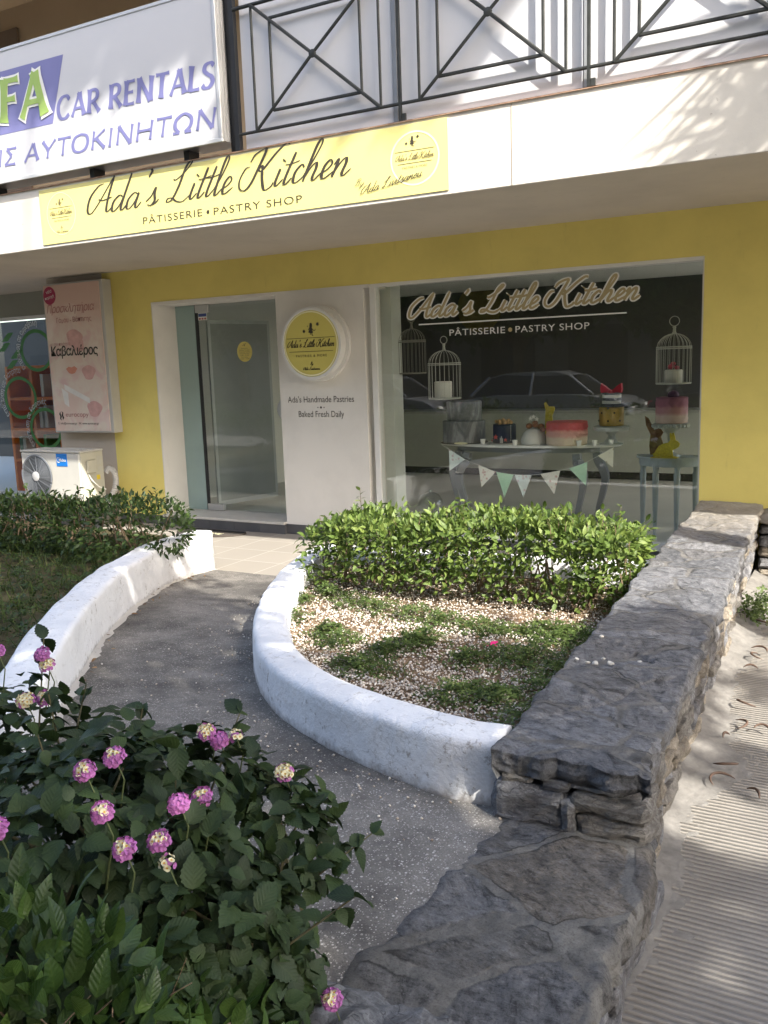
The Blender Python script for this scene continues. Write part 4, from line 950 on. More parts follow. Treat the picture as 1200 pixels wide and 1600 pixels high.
pp = [tuple(p) for p in catmull(pts, 10)]; mb.tube(pp, [.030 + .003 * (i % 2) for i in range(len(pp))], 10); mb.build("lagged_pipe", plain("pipe_lagging", (.42, .41, .39), .7, var=.15, scale=20), AC)
for x in (ax0 + .12, ax1 - .14):
    mb = MB(); mb.box(x, x + .05, ay0 + .02, ay1 - .02, .001, az0); mb.build("foot", m_dark, AC)
# ------------------------------------------------------------------ planter walls
def resample(pts, step):
    P = [np.array(p, float) for p in catmull(pts, 14)]; out = [P[0]]; acc = 0
    for a, b in zip(P, P[1:]):
        d = np.linalg.norm(b[:2] - a[:2]); acc += d
        if acc >= step: out.append(b); acc = 0
    out.append(P[-1]); return out
def planter_wall(name, label, line, thick, side, parent=None):
    """rounded plastered kerb wall; line = (x, y, top) along the path-side face, side = which way the wall's body lies"""
    P = resample(line, .035); n = len(P); prof_n = 0; vs = []; foot = []
    for i, p in enumerate(P):
        t = P[min(i + 1, n - 1)] - P[max(i - 1, 0)]; t = t[:2] / (np.linalg.norm(t[:2]) + 1e-9); nx, ny = -t[1] * side, t[0] * side
        zt = p[2] + .008 * fbm(p[0], p[1], 5, 2.2); zb = ramp_z(p[1]) - .06; th = thick * (1 + .06 * n3(p[0], p[1], 1, 3)); rr = .028
        prof = [(-.012, zb)]
        for q in np.linspace(0, 1, 9)[:-1]: prof.append((-.012 * (1 - q), zb + (zt - rr - zb) * q))
        for q in np.linspace(0, math.pi / 2, 5): prof.append((rr - rr * math.cos(q), zt - rr + rr * math.sin(q)))
        for q in np.linspace(.2, .8, 4): prof.append((rr + (th - 2 * rr) * q, zt + .004))
        for q in np.linspace(math.pi / 2, 0, 5): prof.append((th - rr + rr * math.cos(q), zt - rr + rr * math.sin(q)))
        prof.append((th, zb + .1)); prof.append((th, zb))
        prof_n = len(prof)
        for d, z in prof:
            x, y = p[0] + nx * d, p[1] + ny * d
            w_ = .006 * fbm(x, y, z, 4.5) + .0022 * n3(x, y, z, 24)
            vs.append((x - nx * w_, y - ny * w_, z + w_ * .8)); foot.append(max(0, z - ramp_z(y)) if d < .03 else 1.0)
    fs = []
    for i in range(n - 1):
        for j in range(prof_n - 1):
            a = i * prof_n + j; fs.append((a, a + 1, a + prof_n + 1, a + prof_n) if side < 0 else (a, a + prof_n, a + prof_n + 1, a + 1))
    fs.append(tuple(range(prof_n))); fs.append(tuple(range((n - 1) * prof_n, n * prof_n))[::-1])
    mb = MB(); mb.add(vs, fs); o = fixnormals(mb.build(name, m_limewash, None, True))
    at = o.data.attributes.new("foot", 'FLOAT', 'POINT'); at.data.foreach_set("value", np.array(foot, np.float32))
    tag(o, label, "planter wall"); return o
RW = [(-.965, -5.235, .492), (-1.14, -5.25, .49), (-1.41, -5.185, .482), (-1.69, -5.075, .468), (-2.01, -4.90, .442), (-2.27, -4.69, .42), (-2.49, -4.46, .402), (-2.79, -4.08, .39), (-3.02, -3.70, .38), (-3.21, -3.33, .375), (-3.38, -2.95, .37), (-3.50, -2.60, .365), (-3.56, -2.32, .36)]
planter_wall("planter_wall", "low curved white plastered wall around the gravel bed right of the path", RW, .175, -1)
mb = MB()
def backw(u, v): return None
bw = [(-3.56, -2.33), (-1.12, -2.02)]
planter_wall("planter_wall", "straight white plastered wall behind the sunny hedge at the forecourt edge", [(-3.50, -2.20, .36), (-2.7, -2.13, .36), (-1.9, -2.06, .36), (-1.13, -2.0, .37)], .15, -1)
LWZ = [(x, y, .50 if y < -4.9 else .50 - .17 * (y + 4.9) / 2.9) for x, y in LW]
lw3 = [(x, y, max(.325, z)) for x, y, z in LWZ]
planter_wall("planter_wall", "long curved white plastered wall between the path and the lawn on the left", lw3, .20, 1)

# pale cement smear along the foot of the left wall
mb = MB(); fl_p = resample([(x, y, 0) for x, y in LW], .03); vs = []
for i, p in enumerate(fl_p):
    t = fl_p[min(i + 1, len(fl_p) - 1)] - fl_p[max(i - 1, 0)]; t = t[:2] / (np.linalg.norm(t[:2]) + 1e-9); nx, ny = t[1], -t[0]
    wd = max(.006, .035 + .03 * n3(p[0], p[1], 3, 5) + .018 * n3(p[0], p[1], 1, 22))
    for d, dz in ((-.03, .03), (wd * .5, .010), (wd, .003)):
        x, y = p[0] + nx * d, p[1] + ny * d; vs.append((x, y, pathf(0, 0)[2] * 0 + ramp_z(y) + .006 * fbm(x, y, 0, 1.6) + .0018 * n3(x, y, 3, 22) + dz))
mb.add(vs, [(3 * i + j, 3 * i + j + 1, 3 * i + j + 4, 3 * i + j + 3) for i in range(len(fl_p) - 1) for j in (0, 1)])
structure(fixnormals(mb.build("cement_strip", plaster("cement_smear", (.42, .40, .37), (.15, .14, .12), .8, .4), None, True)))

# planter bed
def bed_z(x, y): return .235 + .03 * fbm(x, y, 0, 1.1) + (.03 if y < -4.4 else 0)
rwi = resample([(x, y, 0) for x, y, _ in RW], .05)
def rw_x(y):
    best = -1.0
    c = [p for p in rwi if abs(p[1] - y) < .04]
    return min((p[0] for p in c), default=-1.2)
mb = MB()
def bedf(u, v):
    y = -5.12 + 3.02 * v; xl = rw_x(y) + .09; xr = -.98 - .05 * (y + 5.2) / 2
    x = xl + (xr - xl) * u; return (x, y, bed_z(x, y) + .008 * n3(x, y, 0, 16))
mb.grid(bedf, 50, 60); structure(mb.build("planter_soil", m_soil, smooth=True))

# ------------------------------------------------------------------ stone work
def cell(x, y, sx, sy, seed, warp=.05):
    """irregular flagstone pattern: (id, distance to the joint)"""
    px, py = (x + warp * n3(x, y, seed, 3.0)) / sx, (y + warp * n3(y, x, seed + 9, 3.0)) / sy
    d, pts = noise.voronoi(Vector((px, py, seed * 3.7)), distance_metric='DISTANCE')
    p0 = pts[0]; p1 = pts[1]
    a = Vector((p0[0], p0[1])); b = Vector((p1[0], p1[1])); q = Vector((px, py))
    e = (b - a).length or 1
    return int(abs(hash((round(p0[0], 3), round(p0[1], 3), round(p0[2], 3)))) % 9973), abs((q - (a + b) / 2).dot((b - a) / e)) * min(sx, sy)
def strata(x, y, seed):
    """layered schist relief"""
    h = fbm(x + .3 * n3(x, y, seed, 2), y, seed, 3.0) * .5 + .5
    st = math.floor(h * 7) / 7 + min(1, (h * 7 % 1) * 3) / 7
    return .017 * st + .006 * fbm(x, y, seed, 11) + .002 * n3(x, y, seed, 45)
SW = thing("stone_wall", "grey slate boundary wall with broad flat coping running from the path corner to the shop", "stone wall", (-.9, -2.7, 0))
def wl_x(y): return -.962 - .0415 * (y + 5.23)           # left coping edge
def wr_x(y): return -.500 - .0415 * (y + 5.30)           # right coping edge
NY, NX = 400, 40; Y0, Y1 = -5.30, -.44
def cop(u, v):
    y = Y0 + (Y1 - Y0) * v; xl = wl_x(y) + .018 * fbm(1, y, 0, 4); xr = wr_x(y) + .022 * fbm(7, y, 0, 4) + .012 * n3(3, y, 0, 16) + .006 * n3(3, y, 5, 44)
    x = xl + (xr - xl) * u
    yy = y
    if v < .02: yy += .035 * fbm(x, 3, 0, 6) - .01
    cid, dj = cell(x, y, .30, .36, 1)
    z = .491 + strata(x, y, 2.0) * 1.2 + (cid % 7) * .002
    edge = min(u, 1 - u, v * 12) * .46; z -= .007 * max(0, 1 - edge / .012) ** 2
    return (x, yy, z)
mb = MB(); mb.grid(cop, NX, NY); gv = len(mb.v); W = NX + 1
# skirt of the coping: ragged slab edges dropping a hand's breadth
def skirt(idx, nx, ny, drop=.085):
    base = len(mb.v); rows = 5
    for r in range(rows):
        for i in idx:
            x, y, z = mb.v[i]; q = (r + 1) / rows
            d = .002 + .013 * fbm(x * 1.0, y, q * 2.0, 7) + .006 * n3(x, y, q * 3, 30) - .022 * (q > .9) - (.012 * q)
            dr = drop * (1 + .35 * n3(x, y, 6, 2.2))
            mb.v.append((x + nx * d, y + ny * d, z - dr * q))
    m = len(idx); prev = list(idx)
    for r in range(rows):
        cur = [base + r * m + j for j in range(m)]
        for j in range(m - 1):
            mb.f.append((prev[j], prev[j + 1], cur[j + 1], cur[j])); x, y, z = mb.v[prev[j]]
            mb.mi.append(0)
        prev = cur
skirt([j * W + NX for j in range(NY + 1)], 1, 0); skirt([j * W for j in range(NY, -1, -1)], -1, 0); skirt([i for i in range(W)][::-1], 0, -1, .075)
fixnormals(mb.build("coping", m_coping, SW))
def stone_block(mb, c, s, seed, amp=.012):
    """one rough quarried block: subdivided box pushed about by noise, edges knocked off"""
    nx, ny, nz = max(2, int(s[0] / .02)), max(2, int(s[1] / .02)), max(2, int(s[2] / .018)); idx = {}; vs = []; fs = []
    def V(i, j, k_):
        if (i, j, k_) not in idx:
            p = [2 * i / nx - 1, 2 * j / ny - 1, 2 * k_ / nz - 1]
            r = [s[a] / 2 for a in range(3)]
            q = [p[a] * r[a] for a in range(3)]
            m = sorted(abs(x) for x in p); cr = max(0, m[1] - .72) / .28
            f_ = 1 - .10 * cr ** 2
            q = [x * f_ for x in q]
            w_ = c[0] + q[0], c[1] + q[1], c[2] + q[2]
            a_ = amp * (fbm(w_[0], w_[1], w_[2] * 2.2 + seed, 6) * 1.3 + .5 * n3(w_[0], w_[1], w_[2] * 2 + seed, 24))
            L = math.sqrt(sum(x * x for x in p)) or 1
            idx[(i, j, k_)] = len(vs); vs.append(tuple(w_[a] + a_ * p[a] / L * 1.5 for a in range(3)))
        return idx[(i, j, k_)]
    for i in range(nx):
        for j in range(ny):
            fs += [(V(i, j, 0), V(i, j + 1, 0), V(i + 1, j + 1, 0), V(i + 1, j, 0)), (V(i, j, nz), V(i + 1, j, nz), V(i + 1, j + 1, nz), V(i, j + 1, nz))]
    for i in range(nx):
        for k_ in range(nz):
            fs += [(V(i, 0, k_), V(i + 1, 0, k_), V(i + 1, 0, k_ + 1), V(i, 0, k_ + 1)), (V(i, ny, k_), V(i, ny, k_ + 1), V(i + 1, ny, k_ + 1), V(i + 1, ny, k_))]
    for j in range(ny):
        for k_ in range(nz):
            fs += [(V(0, j, k_), V(0, j, k_ + 1), V(0, j + 1, k_ + 1), V(0, j + 1, k_)), (V(nx, j, k_), V(nx, j + 1, k_), V(nx, j + 1, k_ + 1), V(nx, j, k_ + 1))]
    mb.add(vs, fs)
mb = MB()
random.seed(11)
# end face towards the path corner
for cx, cz, sx, sz, mi in ((-.848, .345, .225, .125, 2), (-.610, .380, .225, .060, 1), (-.60, .305, .215, .080, 1), (-.722, .335, .03, .085, 0), (-.88, .422, .10, .022, 1), (-.66, .424, .16, .022, 0), (-.765, .420, .07, .02, 2)):
    mb.cur = mi; stone_block(mb, (cx, -5.215, cz), (sx, .19 if sz > .05 else .17, sz), cx * 7, .010)
# long side towards the pavement: courses of thin slate
z = .0
for row in range(6):
    h = rnd(.055, .085) if row < 5 else .075
    y = -5.22 + rnd(0, .1)
    while y < -.5:
        L = rnd(.14, .36); hh = h * rnd(.86, 1.04)
        mb.cur = random.choice((0, 0, 1, 2, 3, 3)); prot = rnd(-.012, .016)
        stone_block(mb, (wr_x(y) - .085 + prot - .02 * (row < 2), y + L / 2, z + h / 2), (.10, L - .012, hh - .006), y * 3 + row, .009)
        y += L
    z += h + .004
mb.cur = 0
mb.build("masonry", m_slate, SW)
mb = MB()
mb.add([(wl_x(-5.2) + .03, -5.16, 0), (wr_x(-5.2) - .085, -5.16, 0), (wr_x(-.44) - .085, -.44, 0), (wl_x(-.44) + .03, -.44, 0), (wl_x(-5.2) + .03, -5.16, .455), (wr_x(-5.2) - .085, -5.16, .455), (wr_x(-.44) - .085, -.44, .455), (wl_x(-.44) + .03, -.44, .455)],
       [(0, 3, 2, 1), (4, 5, 6, 7), (0, 1, 5, 4), (1, 2, 6, 5), (2, 3, 7, 6), (3, 0, 4, 7)])
mb.build("mortar_core", m_mortar, SW)
# short return of the wall along the shop front
RT = MB(); stone_block(RT, (.16, -.64, .455), (1.78, .36, .085), 1.7, .010); tag_ret = RT.build("return_coping", m_coping, SW, True)
RT = MB(); z = 0
for row in range(5):
    x = -.70
    while x < 1.0:
        L = rnd(.18, .38); RT.cur = random.choice((0, 1, 2, 3)); stone_block(RT, (x + L / 2, -.62, z + .041), (L - .012, .30, .074), x * 3 + row, .009); x += L
    z += .082
RT.build("masonry", m_slate, SW)
# flat flagstone landing in front of the wall
FL = thing("stone_landing", "flat landing of dark slate flagstones where the path meets the pavement", "paving", (-.75, -6, 0))
LNY, LNX = 190, 70
def lx0(y): return -.99 + .09 * n3(3, y, 0, 2.6) + .05 * n3(0, y, 4, 7) + .012 * n3(0, y, 1, 30)
def land(u, v):
    y = -7.3 + 2.08 * v; xr = -.472 - .03 * (y + 5.3) + .03 * fbm(5, y, 0, 3) + .016 * n3(2, y, 0, 13) + .006 * n3(2, y, 0, 40); xl = lx0(y); x = xl + (xr - xl) * u
    cid, dj = cell(x, y, .34, .30, 5, .10)
    z = .2845 + .75 * strata(x, y, 7.0) + (cid % 5) * .0012
    z -= .016 * max(0, 1 - (x - xl) / .05) ** 1.3 + .03 * max(0, 1 - (xr - x) / .02) ** 2
    return (x, y, z)
mb = MB(); mb.grid(land, LNX, LNY); W = LNX + 1
skirt([j * W + LNX for j in range(LNY + 1)], 1, 0, .08)
fixnormals(mb.build("flagstones", m_flag, FL))
mb = MB(); z = 0
for row in range(3):
    y = -7.25 + rnd(0, .1)
    while y < -5.28:
        L = rnd(.18, .36); mb.cur = random.choice((0, 1, 2, 2)); stone_block(mb, (-.545 - .03 * (y + 5.3) + rnd(-.008, .008), y + L / 2, z + .038), (.10, L - .012, .07), y * 5 + row, .009); y += L
    z += .078
mb.build("masonry", m_slate, FL)
mb = MB(); mb.box(-.95, -.555, -7.25, -5.25, 0, .255); mb.build("mortar_core", m_mortar, FL)
KS = MB(); KS.cur = 0
stone_block(KS, (-.90, -6.36, .285), (.56, .30, .16), 3.3, .014)
tag(KS.build("kerb_stone", slate("slate_kerb", (.13, .135, .145), (.22, .225, .235), (.32, .325, .335))), "pale grey rough kerb stone at the foot of the flowering shrub", "stone")
mb = MB(); mb.grid(lambda u, v: (-3.2 + 2.05 * u, -7.7 + 1.62 * v, .295 + .02 * n3(u * 4, v * 4, 0) + .03 * math.sin(math.pi * u)), 20, 16); structure(mb.build("shrub_soil", m_lawn, smooth=True))

# ------------------------------------------------------------------ small loose things outside
mat = thing("doormat", "dark half round doormat with pale lettering in front of the shop step", "doormat", (-6.0, -.58, .004))
mb = MB(); hm = [(-.42, .10)] + [(.42 * math.cos(q), .10 - .26 * math.sin(q)) for q in np.linspace(math.pi, 2 * math.pi, 24)][0:0] + [(.42 * math.cos(q), .06 + .24 * math.sin(q)) for q in np.linspace(math.pi, 2 * math.pi, 25)] + [(.42, .10)]
mb.prism(hm, (-5.95, -.70, .014), (1, 0, 0), (0, 1, 0), .012); mb.build("mat_body", plain("coir_dark", (.075, .062, .052), .95, var=.3, scale=60, bump=.6), mat)
mb = MB(); mb.box(-6.36, -5.54, -.625, -.59, .0145, .026); mb.build("mat_bar", m_black, mat)
mb = MB(); text_into(mb, "WELCOME", (-6.17, -.78, .014), (1, 0, 0), (0, 1, 0), .44, .07); mb.build("mat_lettering", m_cream, mat)

m_pod = plain("dry_pod", (.085, .052, .036), .7, var=.3, scale=30)
PODS = [(-.50, -2.59, .10, 0), (-.47, -2.66, .09, 2), (-.49, -2.92, .10, 1), (-.44, -3.36, .11, 3), (-.47, -3.66, .09, 5), (-.46, -3.82, .07, 2), (-.46, -4.06, .10, 4), (-.43, -4.25, .10, 1), (-.36, -4.33, .11, 0), (-.50, -1.98, .12, 3), (-.36, -3.68, .06, 0), (-.44, -2.30, .07, 1)]
plab = ["curled brown pod beside a second pod on the dusty edge, far half", "looped brown pod overlapping its neighbour on the dusty edge", "thin hooked brown pod on the grooved paving below the looped pods", "long hooked dark pod crossing the grooved paving mid way", "short brown pod in the litter heap near the wall foot", "small twisted pod in front of the litter heap", "flat brown pod in the sunny sand patch", "bent brown pod near the front end of the dusty edge", "long thin brown pod nearest the camera on the grooved paving", "brown pod lying in front of the small green weed", "tiny dark pod on the grooved paving right of the heap", "small brown pod between the weed and the looped pods"]
for i, (x, y, s, rt) in enumerate(PODS):
    mb = MB(); pts = []
    for q in np.linspace(0, 1, 9):
        a = rt + q * (2.2 + .9 * math.sin(i * 2.1)); pts.append((x + s * .55 * math.cos(a), y + s * .55 * math.sin(a), .022 + .014 * math.sin(math.pi * q) + .006 + max(0, (-.48 - x)) * .25))
    mb.tube(pts, [.0015, .004, .0055, .006, .0055, .0055, .005, .0035, .0015], 6)
    tag(mb.build("dry_pod", m_pod, None, True), plab[i], "dry pod", "dry curled pods along the pavement")
m_peb = plain("white_pebble", (.46, .44, .40), .8, var=.2, scale=30)
PEB = [(-.939, -4.153, .013), (-.908, -4.467, .014), (-.874, -4.475, .016), (-.865, -4.40, .012), (-.825, -4.446, .017), (-.965, -4.423, .010), (-.731, -4.391, .011)]
pelab = ["white pebble alone on the coping, farthest of the scatter", "round white pebble in the row of three on the coping, left", "large white pebble in the middle of the coping scatter", "small white pebble behind the row on the coping", "flat white pebble at the right end of the row on the coping", "tiny pebble at the left edge of the coping", "pebble apart to the right on the coping"]
for i, (x, y, s) in enumerate(PEB):
    mb = MB(); mb.ellip((x, y, .505 + .6 * strata(x, y, 2.0) + s * .3), (s * .8, s * .65, s * .5), 10, 8, lambda v_: tuple(c_ + .006 * n3(v_[0] + j_, v_[1], v_[2] + i, 60) for j_, c_ in enumerate(v_)))
    tag(mb.build("pebble", m_peb, None, True), pelab[i], "pebble", "pebbles on the wall coping")
mb = MB(); mb.add([(-1.63, -3.72, .262), (-1.60, -3.735, .272), (-1.575, -3.71, .266), (-1.585, -3.68, .280), (-1.615, -3.685, .276), (-1.603, -3.708, .262)], [(0, 1, 5), (1, 2, 5), (2, 3, 5), (3, 4, 5), (4, 0, 5)])
tag(mb.build("fallen_petal", plain("magenta_petal", (.62, .02, .16), .6)), "magenta fallen petal on the white gravel", "petal")

# ------------------------------------------------------------------ window display
m_greyw = plain("grey_painted_wood", (.19, .20, .215), .45, var=.08); m_tabletop = plain("table_top_white", (.74, .74, .71), .35, var=.04)
T = thing("display_table", "half round grey table with curved legs carrying cakes behind the shop window", "table", (-2.85, .25, .055))
mb = MB(); TY0, TZ = .32, .885
arc = [(-3.74, TY0)] + [(-2.855 + .885 * math.cos(q), TY0 - .34 * math.sin(q)) for q in np.linspace(math.pi, 0, 28)] + [(-1.97, TY0)]
mb.prism([(x, y) for x, y in arc], (0, 0, TZ), (1, 0, 0), (0, 1, 0), .022); mb.build("tabletop", m_tabletop, T)
mb = MB(); arc2 = [(-3.55, TY0 - .02)] + [(-2.855 + .70 * math.cos(q), TY0 - .02 - .26 * math.sin(q)) for q in np.linspace(math.pi, 0, 24)] + [(-2.155, TY0 - .02)]
mb.prism(arc2, (0, 0, TZ - .0225), (1, 0, 0), (0, 1, 0), .05); mb.build("apron", m_greyw, T)
def cabriole(mb, x, y, sgn, ysgn):
    prof = [(0, .81), (.012, .74), (.055, .66), (.075, .58), (.055, .46), (.02, .32), (.0, .20), (.01, .12), (.045, .057)]
    rr = [.048, .05, .048, .042, .036, .032, .03, .028, .030]
    pts = [tuple(p) for p in catmull([(x + sgn * a_, y + ysgn * a_ * .6, z_) for a_, z_ in prof], 4)]
    mb.tube(pts, list(np.interp(np.linspace(0, 8, len(pts)), range(9), rr)), 4)
for x, y, sg in ((-3.50, .20, -1), (-3.34, .02, -1), (-2.30, .06, 1), (-2.16, .22, 1)):
    mb = MB(); cabriole(mb, x, y, sg, -1 if y < .1 else 0); mb.build("leg", m_greyw, T)
m_paleblue = plain("pale_blue_paint", (.36, .41, .42), .5, var=.1)
T2 = thing("side_table", "small half round pale blue side table with fluted legs in the window corner", "table", (-1.55, .25, .055))
mb = MB(); q_ = np.linspace(math.pi, 0, 24)
mb.prism([(-1.84, .38)] + [(-1.54 + .30 * math.cos(a), .38 - .30 * math.sin(a)) for a in q_] + [(-1.24, .38)], (0, 0, .785), (1, 0, 0), (0, 1, 0), .02); mb.build("tabletop", m_paleblue, T2)
mb = MB(); mb.prism([(-1.815, .37)] + [(-1.54 + .275 * math.cos(a), .37 - .275 * math.sin(a)) for a in q_] + [(-1.265, .37)], (0, 0, .7645), (1, 0, 0), (0, 1, 0), .06); mb.build("apron", m_paleblue, T2)
for x, y in ((-1.77, .30), (-1.63, .15), (-1.45, .15), (-1.32, .30)):
    mb = MB(); mb.lathe([(.020, .0), (.020, .02), (.014, .03), (.024, .35), (.028, .58), (.020, .60), (.026, .63), (.026, .649)], (x, y, .0555), 10); autosmooth(mb.build("leg", m_paleblue, T2))

def cake(name, label, cx, cy, cz, tiers, mats):
    o = thing(name, label, "cake", (cx, cy, cz)); return o
def cyl(mb, cx, cy, z0, z1, r, rough=0.0, n=40, bev=.008, seed=0):
    prof = [(.001, z0), (r - bev * .5, z0), (r, z0 + bev)]
    m = max(2, int((z1 - z0) / .012)) if rough else 2
    for q in np.linspace(0, 1, m)[1:-1]: prof.append((r, z0 + bev + (z1 - z0 - 2 * bev) * q))
    prof += [(r, z1 - bev), (r - bev, z1), (r * .6, z1 + (.004 if rough else 0)), (.001, z1)]
    o = len(mb.v); mb.lathe(prof, (cx, cy, 0), n)
    if rough:
        for i in range(o, len(mb.v)):
            x, y, z = mb.v[i]; d = rough * (n3(x, y, z + seed, 55) + .5 * n3(x, y, z + seed, 110)); L = math.hypot(x - cx, y - cy) or 1
            mb.v[i] = (x + d * (x - cx) / L, y + d * (y - cy) / L, z + .3 * d)
    return mb
m_marble = NT("marbled_icing"); _c = m_marble.ramp(m_marble.noise(5, 8, .65, m_marble.mapped((1, 1, .35)), 1.8), (.35, (.07, .073, .077)), (.5, (.13, .133, .137)), (.62, (.25, .255, .26)))
m_marble.base(_c).set(.5); m_marble = m_marble.m
C = thing("marbled_cake", "two tier grey marbled cake at the left end of the display table", "cake", (-3.46, .22, .885))
autosmooth(cyl(MB(), -3.46, .22, .892, 1.100, .205).build("bottom_tier", m_marble, C)); autosmooth(cyl(MB(), -3.455, .22, 1.1005, 1.285, .168).build("top_tier", m_marble, C))
mb = MB(); mb.lathe([(.001, .8855), (.23, .8855), (.23, .8915), (.001, .8915)], (-3.46, .22, 0), 36); mb.build("cake_board", m_black, C)
mb = MB(); mb.ellip((-3.40, .0, .897), (.07, .035, .011)); mb.build("cream_shape", m_cream, C)
m_navy = plain("navy_icing", (.012, .018, .045), .5); m_coral = plain("coral_icing", (.50, .09, .08), .6); m_biscuit = plain("biscuit", (.45, .28, .13), .8, var=.3, scale=40)
m_icing = plain("white_icing", (.66, .65, .60), .5, var=.04)
C = thing("navy_cake", "small navy blue cake with coral stars and a biscuit topping", "cake", (-3.02, .15, .885))
autosmooth(cyl(MB(), -3.02, .15, .895, 1.07, .108).build("cake_body", m_navy, C))
mb = MB(); mb.lathe([(.001, .886), (.135, .886), (.135, .8945), (.001, .8945)], (-3.02, .15, 0), 32); mb.build("cake_board", m_alu, C)
mb = MB()
for i in range(16):
    a = i * 2.4; r = .085 * math.sqrt(i / 16); mb.ellip((-3.02 + r * math.cos(a), .15 + r * math.sin(a), 1.078 + rnd(0, .02)), (.018, .018, rnd(.015, .035)), 6, 5)
mb.build("topping", m_biscuit, C)
def star(cx, cz, r): return [(cx + r * (1 if i % 2 == 0 else .45) * math.sin(math.pi * i / 5), cz + r * (1 if i % 2 == 0 else .45) * math.cos(math.pi * i / 5)) for i in range(10)]
for dx, dz, r in ((-.045, .955, .026), (.05, .93, .018), (-.10, .918, .016)):
    mb = MB(); mb.prism(star(-3.02 + dx, dz, r), (0, .15 - math.sqrt(max(.0005, .108 ** 2 - dx ** 2)) - .010, 0), X_, Z_, .008); mb.build("star", m_coral, C)
mb = MB()
for i in range(7):
    for sx in (-.092, .088):
        mb.ellip((-3.02 + sx, .15 - math.sqrt(max(.0003, .108 ** 2 - sx ** 2)) - .002, .925 + i * .022), (.005, .005, .005), 6, 4)
for sx, h in ((.0, .05), (.012, .065), (.022, .045)): mb.box(-3.02 + sx, -3.015 + sx, .036, .041, .90, .90 + h)
mb.build("icing_trim", m_icing, C)
C = thing("dome_cake", "white dome cake topped with brown caramel pieces between navy and pink cakes", "cake", (-2.73, .15, .885))
mb = MB(); mb.lathe([(.001, .887), (.118, .887), (.122, .91), (.115, .95), (.095, .99), (.06, 1.02), (.02, 1.032), (.001, 1.033)], (-2.73, .15, 0), 32); autosmooth(mb.build("cake_body", m_icing, C), 60)
mb = MB()
for i, (dx, dy, dz, r) in enumerate(((-.045, 0, .03, .034), (.02, -.02, .04, .03), (.06, .02, .025, .036), (.0, .03, .055, .03), (.09, -.01, .0, .03))): mb.ellip((-2.73 + dx, .15 + dy, 1.02 + dz), (r, r, r * .8), 8, 6)
mb.build("caramel_pieces", plain("caramel", (.28, .12, .06), .35, var=.3, scale=20), C)
for dx, dz in ((-.03, .10), (.0, .115), (.03, .095)):
    mb = MB(); mb.prism(star(-2.73 + dx, 1.02 + dz, .022), (0, .14, 0), X_, Z_, .006); mb.build("cream_star", m_icing, C)
def ombre(name, a, b, c, z0, z1):
    k = NT(name); s = k.n("SeparateXYZ"); k.l(k.co(), s.inputs[0]); mr = k.n("MapRange"); k.l(s.outputs[2], mr.inputs[0]); mr.inputs[1].default_value = z0; mr.inputs[2].default_value = z1
    ad = k.n("Math", operation='ADD'); k.l(mr.outputs[0], ad.inputs[0]); sb = k.n("Math", operation='MULTIPLY_ADD'); k.l(k.noise(30, 3), sb.inputs[0]); sb.inputs[1].default_value = .16; sb.inputs[2].default_value = -.08
    k.l(sb.outputs[0], ad.inputs[1])
    k.base(k.ramp(ad.outputs[0], (.30, a), (.42, b), (.58, b), (.70, c))).set(.7); k.bump(k.noise(70, 4), .4, .006); return k.m
C = thing("pink_cake", "wide ruffled cake shading from cream to coral pink on the table", "cake", (-2.42, .15, .885))
cyl(MB(), -2.42, .15, .887, 1.095, .182, .010, 64).build("cake_body", ombre("coral_ombre", (.62, .50, .38), (.62, .33, .28), (.50, .085, .09), 0, .21), C, True)
C = thing("hat_cake", "gold and black and white striped cake with a red bow on a pale stand", "cake", (-2.03, .20, 1.06))
autosmooth(cyl(MB(), -2.03, .20, 1.055, 1.225, .108).build("gold_tier", plain("gold_icing", (.36, .24, .06), .35, .35, var=.1), C))
for a, z in ((-2.2, 1.17), (-1.1, 1.17), (-1.6, 1.10), (-1.6, 1.21), (-.6, 1.10), (-2.7, 1.10)):
    mb = MB(); mb.ellip((-2.03 + .108 * math.cos(a), .20 + .108 * math.sin(a), z), (.009, .009, .009), 6, 5); mb.build("dot", m_black, C)
mb = MB(); mb.lathe([(.001, 1.2255), (.168, 1.2255), (.172, 1.24), (.165, 1.25), (.09, 1.247), (.001, 1.247)], (-2.03, .20, 0), 36); mb.build("hat_brim", m_black, C)
for i, (z0, z1, m) in enumerate(((1.2475, 1.275, m_icing), (1.2755, 1.300, m_black), (1.3005, 1.325, m_icing), (1.3255, 1.34, m_black))):
    mb = MB(); mb.lathe([(.001, z0), (.082, z0), (.082, z1), (.001, z1)], (-2.03, .20, 0), 32); autosmooth(mb.build("stripe", m, C))
m_redbow = plain("red_fondant", (.50, .015, .04), .45)
for sg in (-1, 1):
    mb = MB(); mb.prism([(0, .01), (sg * .05, .055), (sg * .088, .08), (sg * .094, .03), (sg * .088, -.002), (sg * .05, .0), (0, -.008)], (-2.03, .17, 1.345), X_, Z_, .05); mb.build("bow_loop", m_redbow, C)
mb = MB(); mb.ellip((-2.03, .145, 1.352), (.02, .016, .022)); mb.build("bow_knot", m_redbow, C)
m_stand = plain("pale_stand_ceramic", (.42, .45, .43), .3, var=.1)
S = thing("cake_stand", "pale footed stand under the gold hat cake on the table", "cake stand", (-2.03, .20, .885))
mb = MB(); mb.lathe([(.001, .886), (.10, .886), (.105, .895), (.06, .91), (.035, .94), (.030, .97), (.05, 1.0), (.10, 1.012), (.155, 1.012), (.158, 1.045), (.150, 1.052), (.001, 1.0535)], (-2.03, .20, 0), 40); autosmooth(mb.build("stand_body", m_stand, S), 40)
S = thing("cake_stand", "scalloped glass footed stand under the lilac cake in the corner", "cake stand", (-1.53, .25, .786))
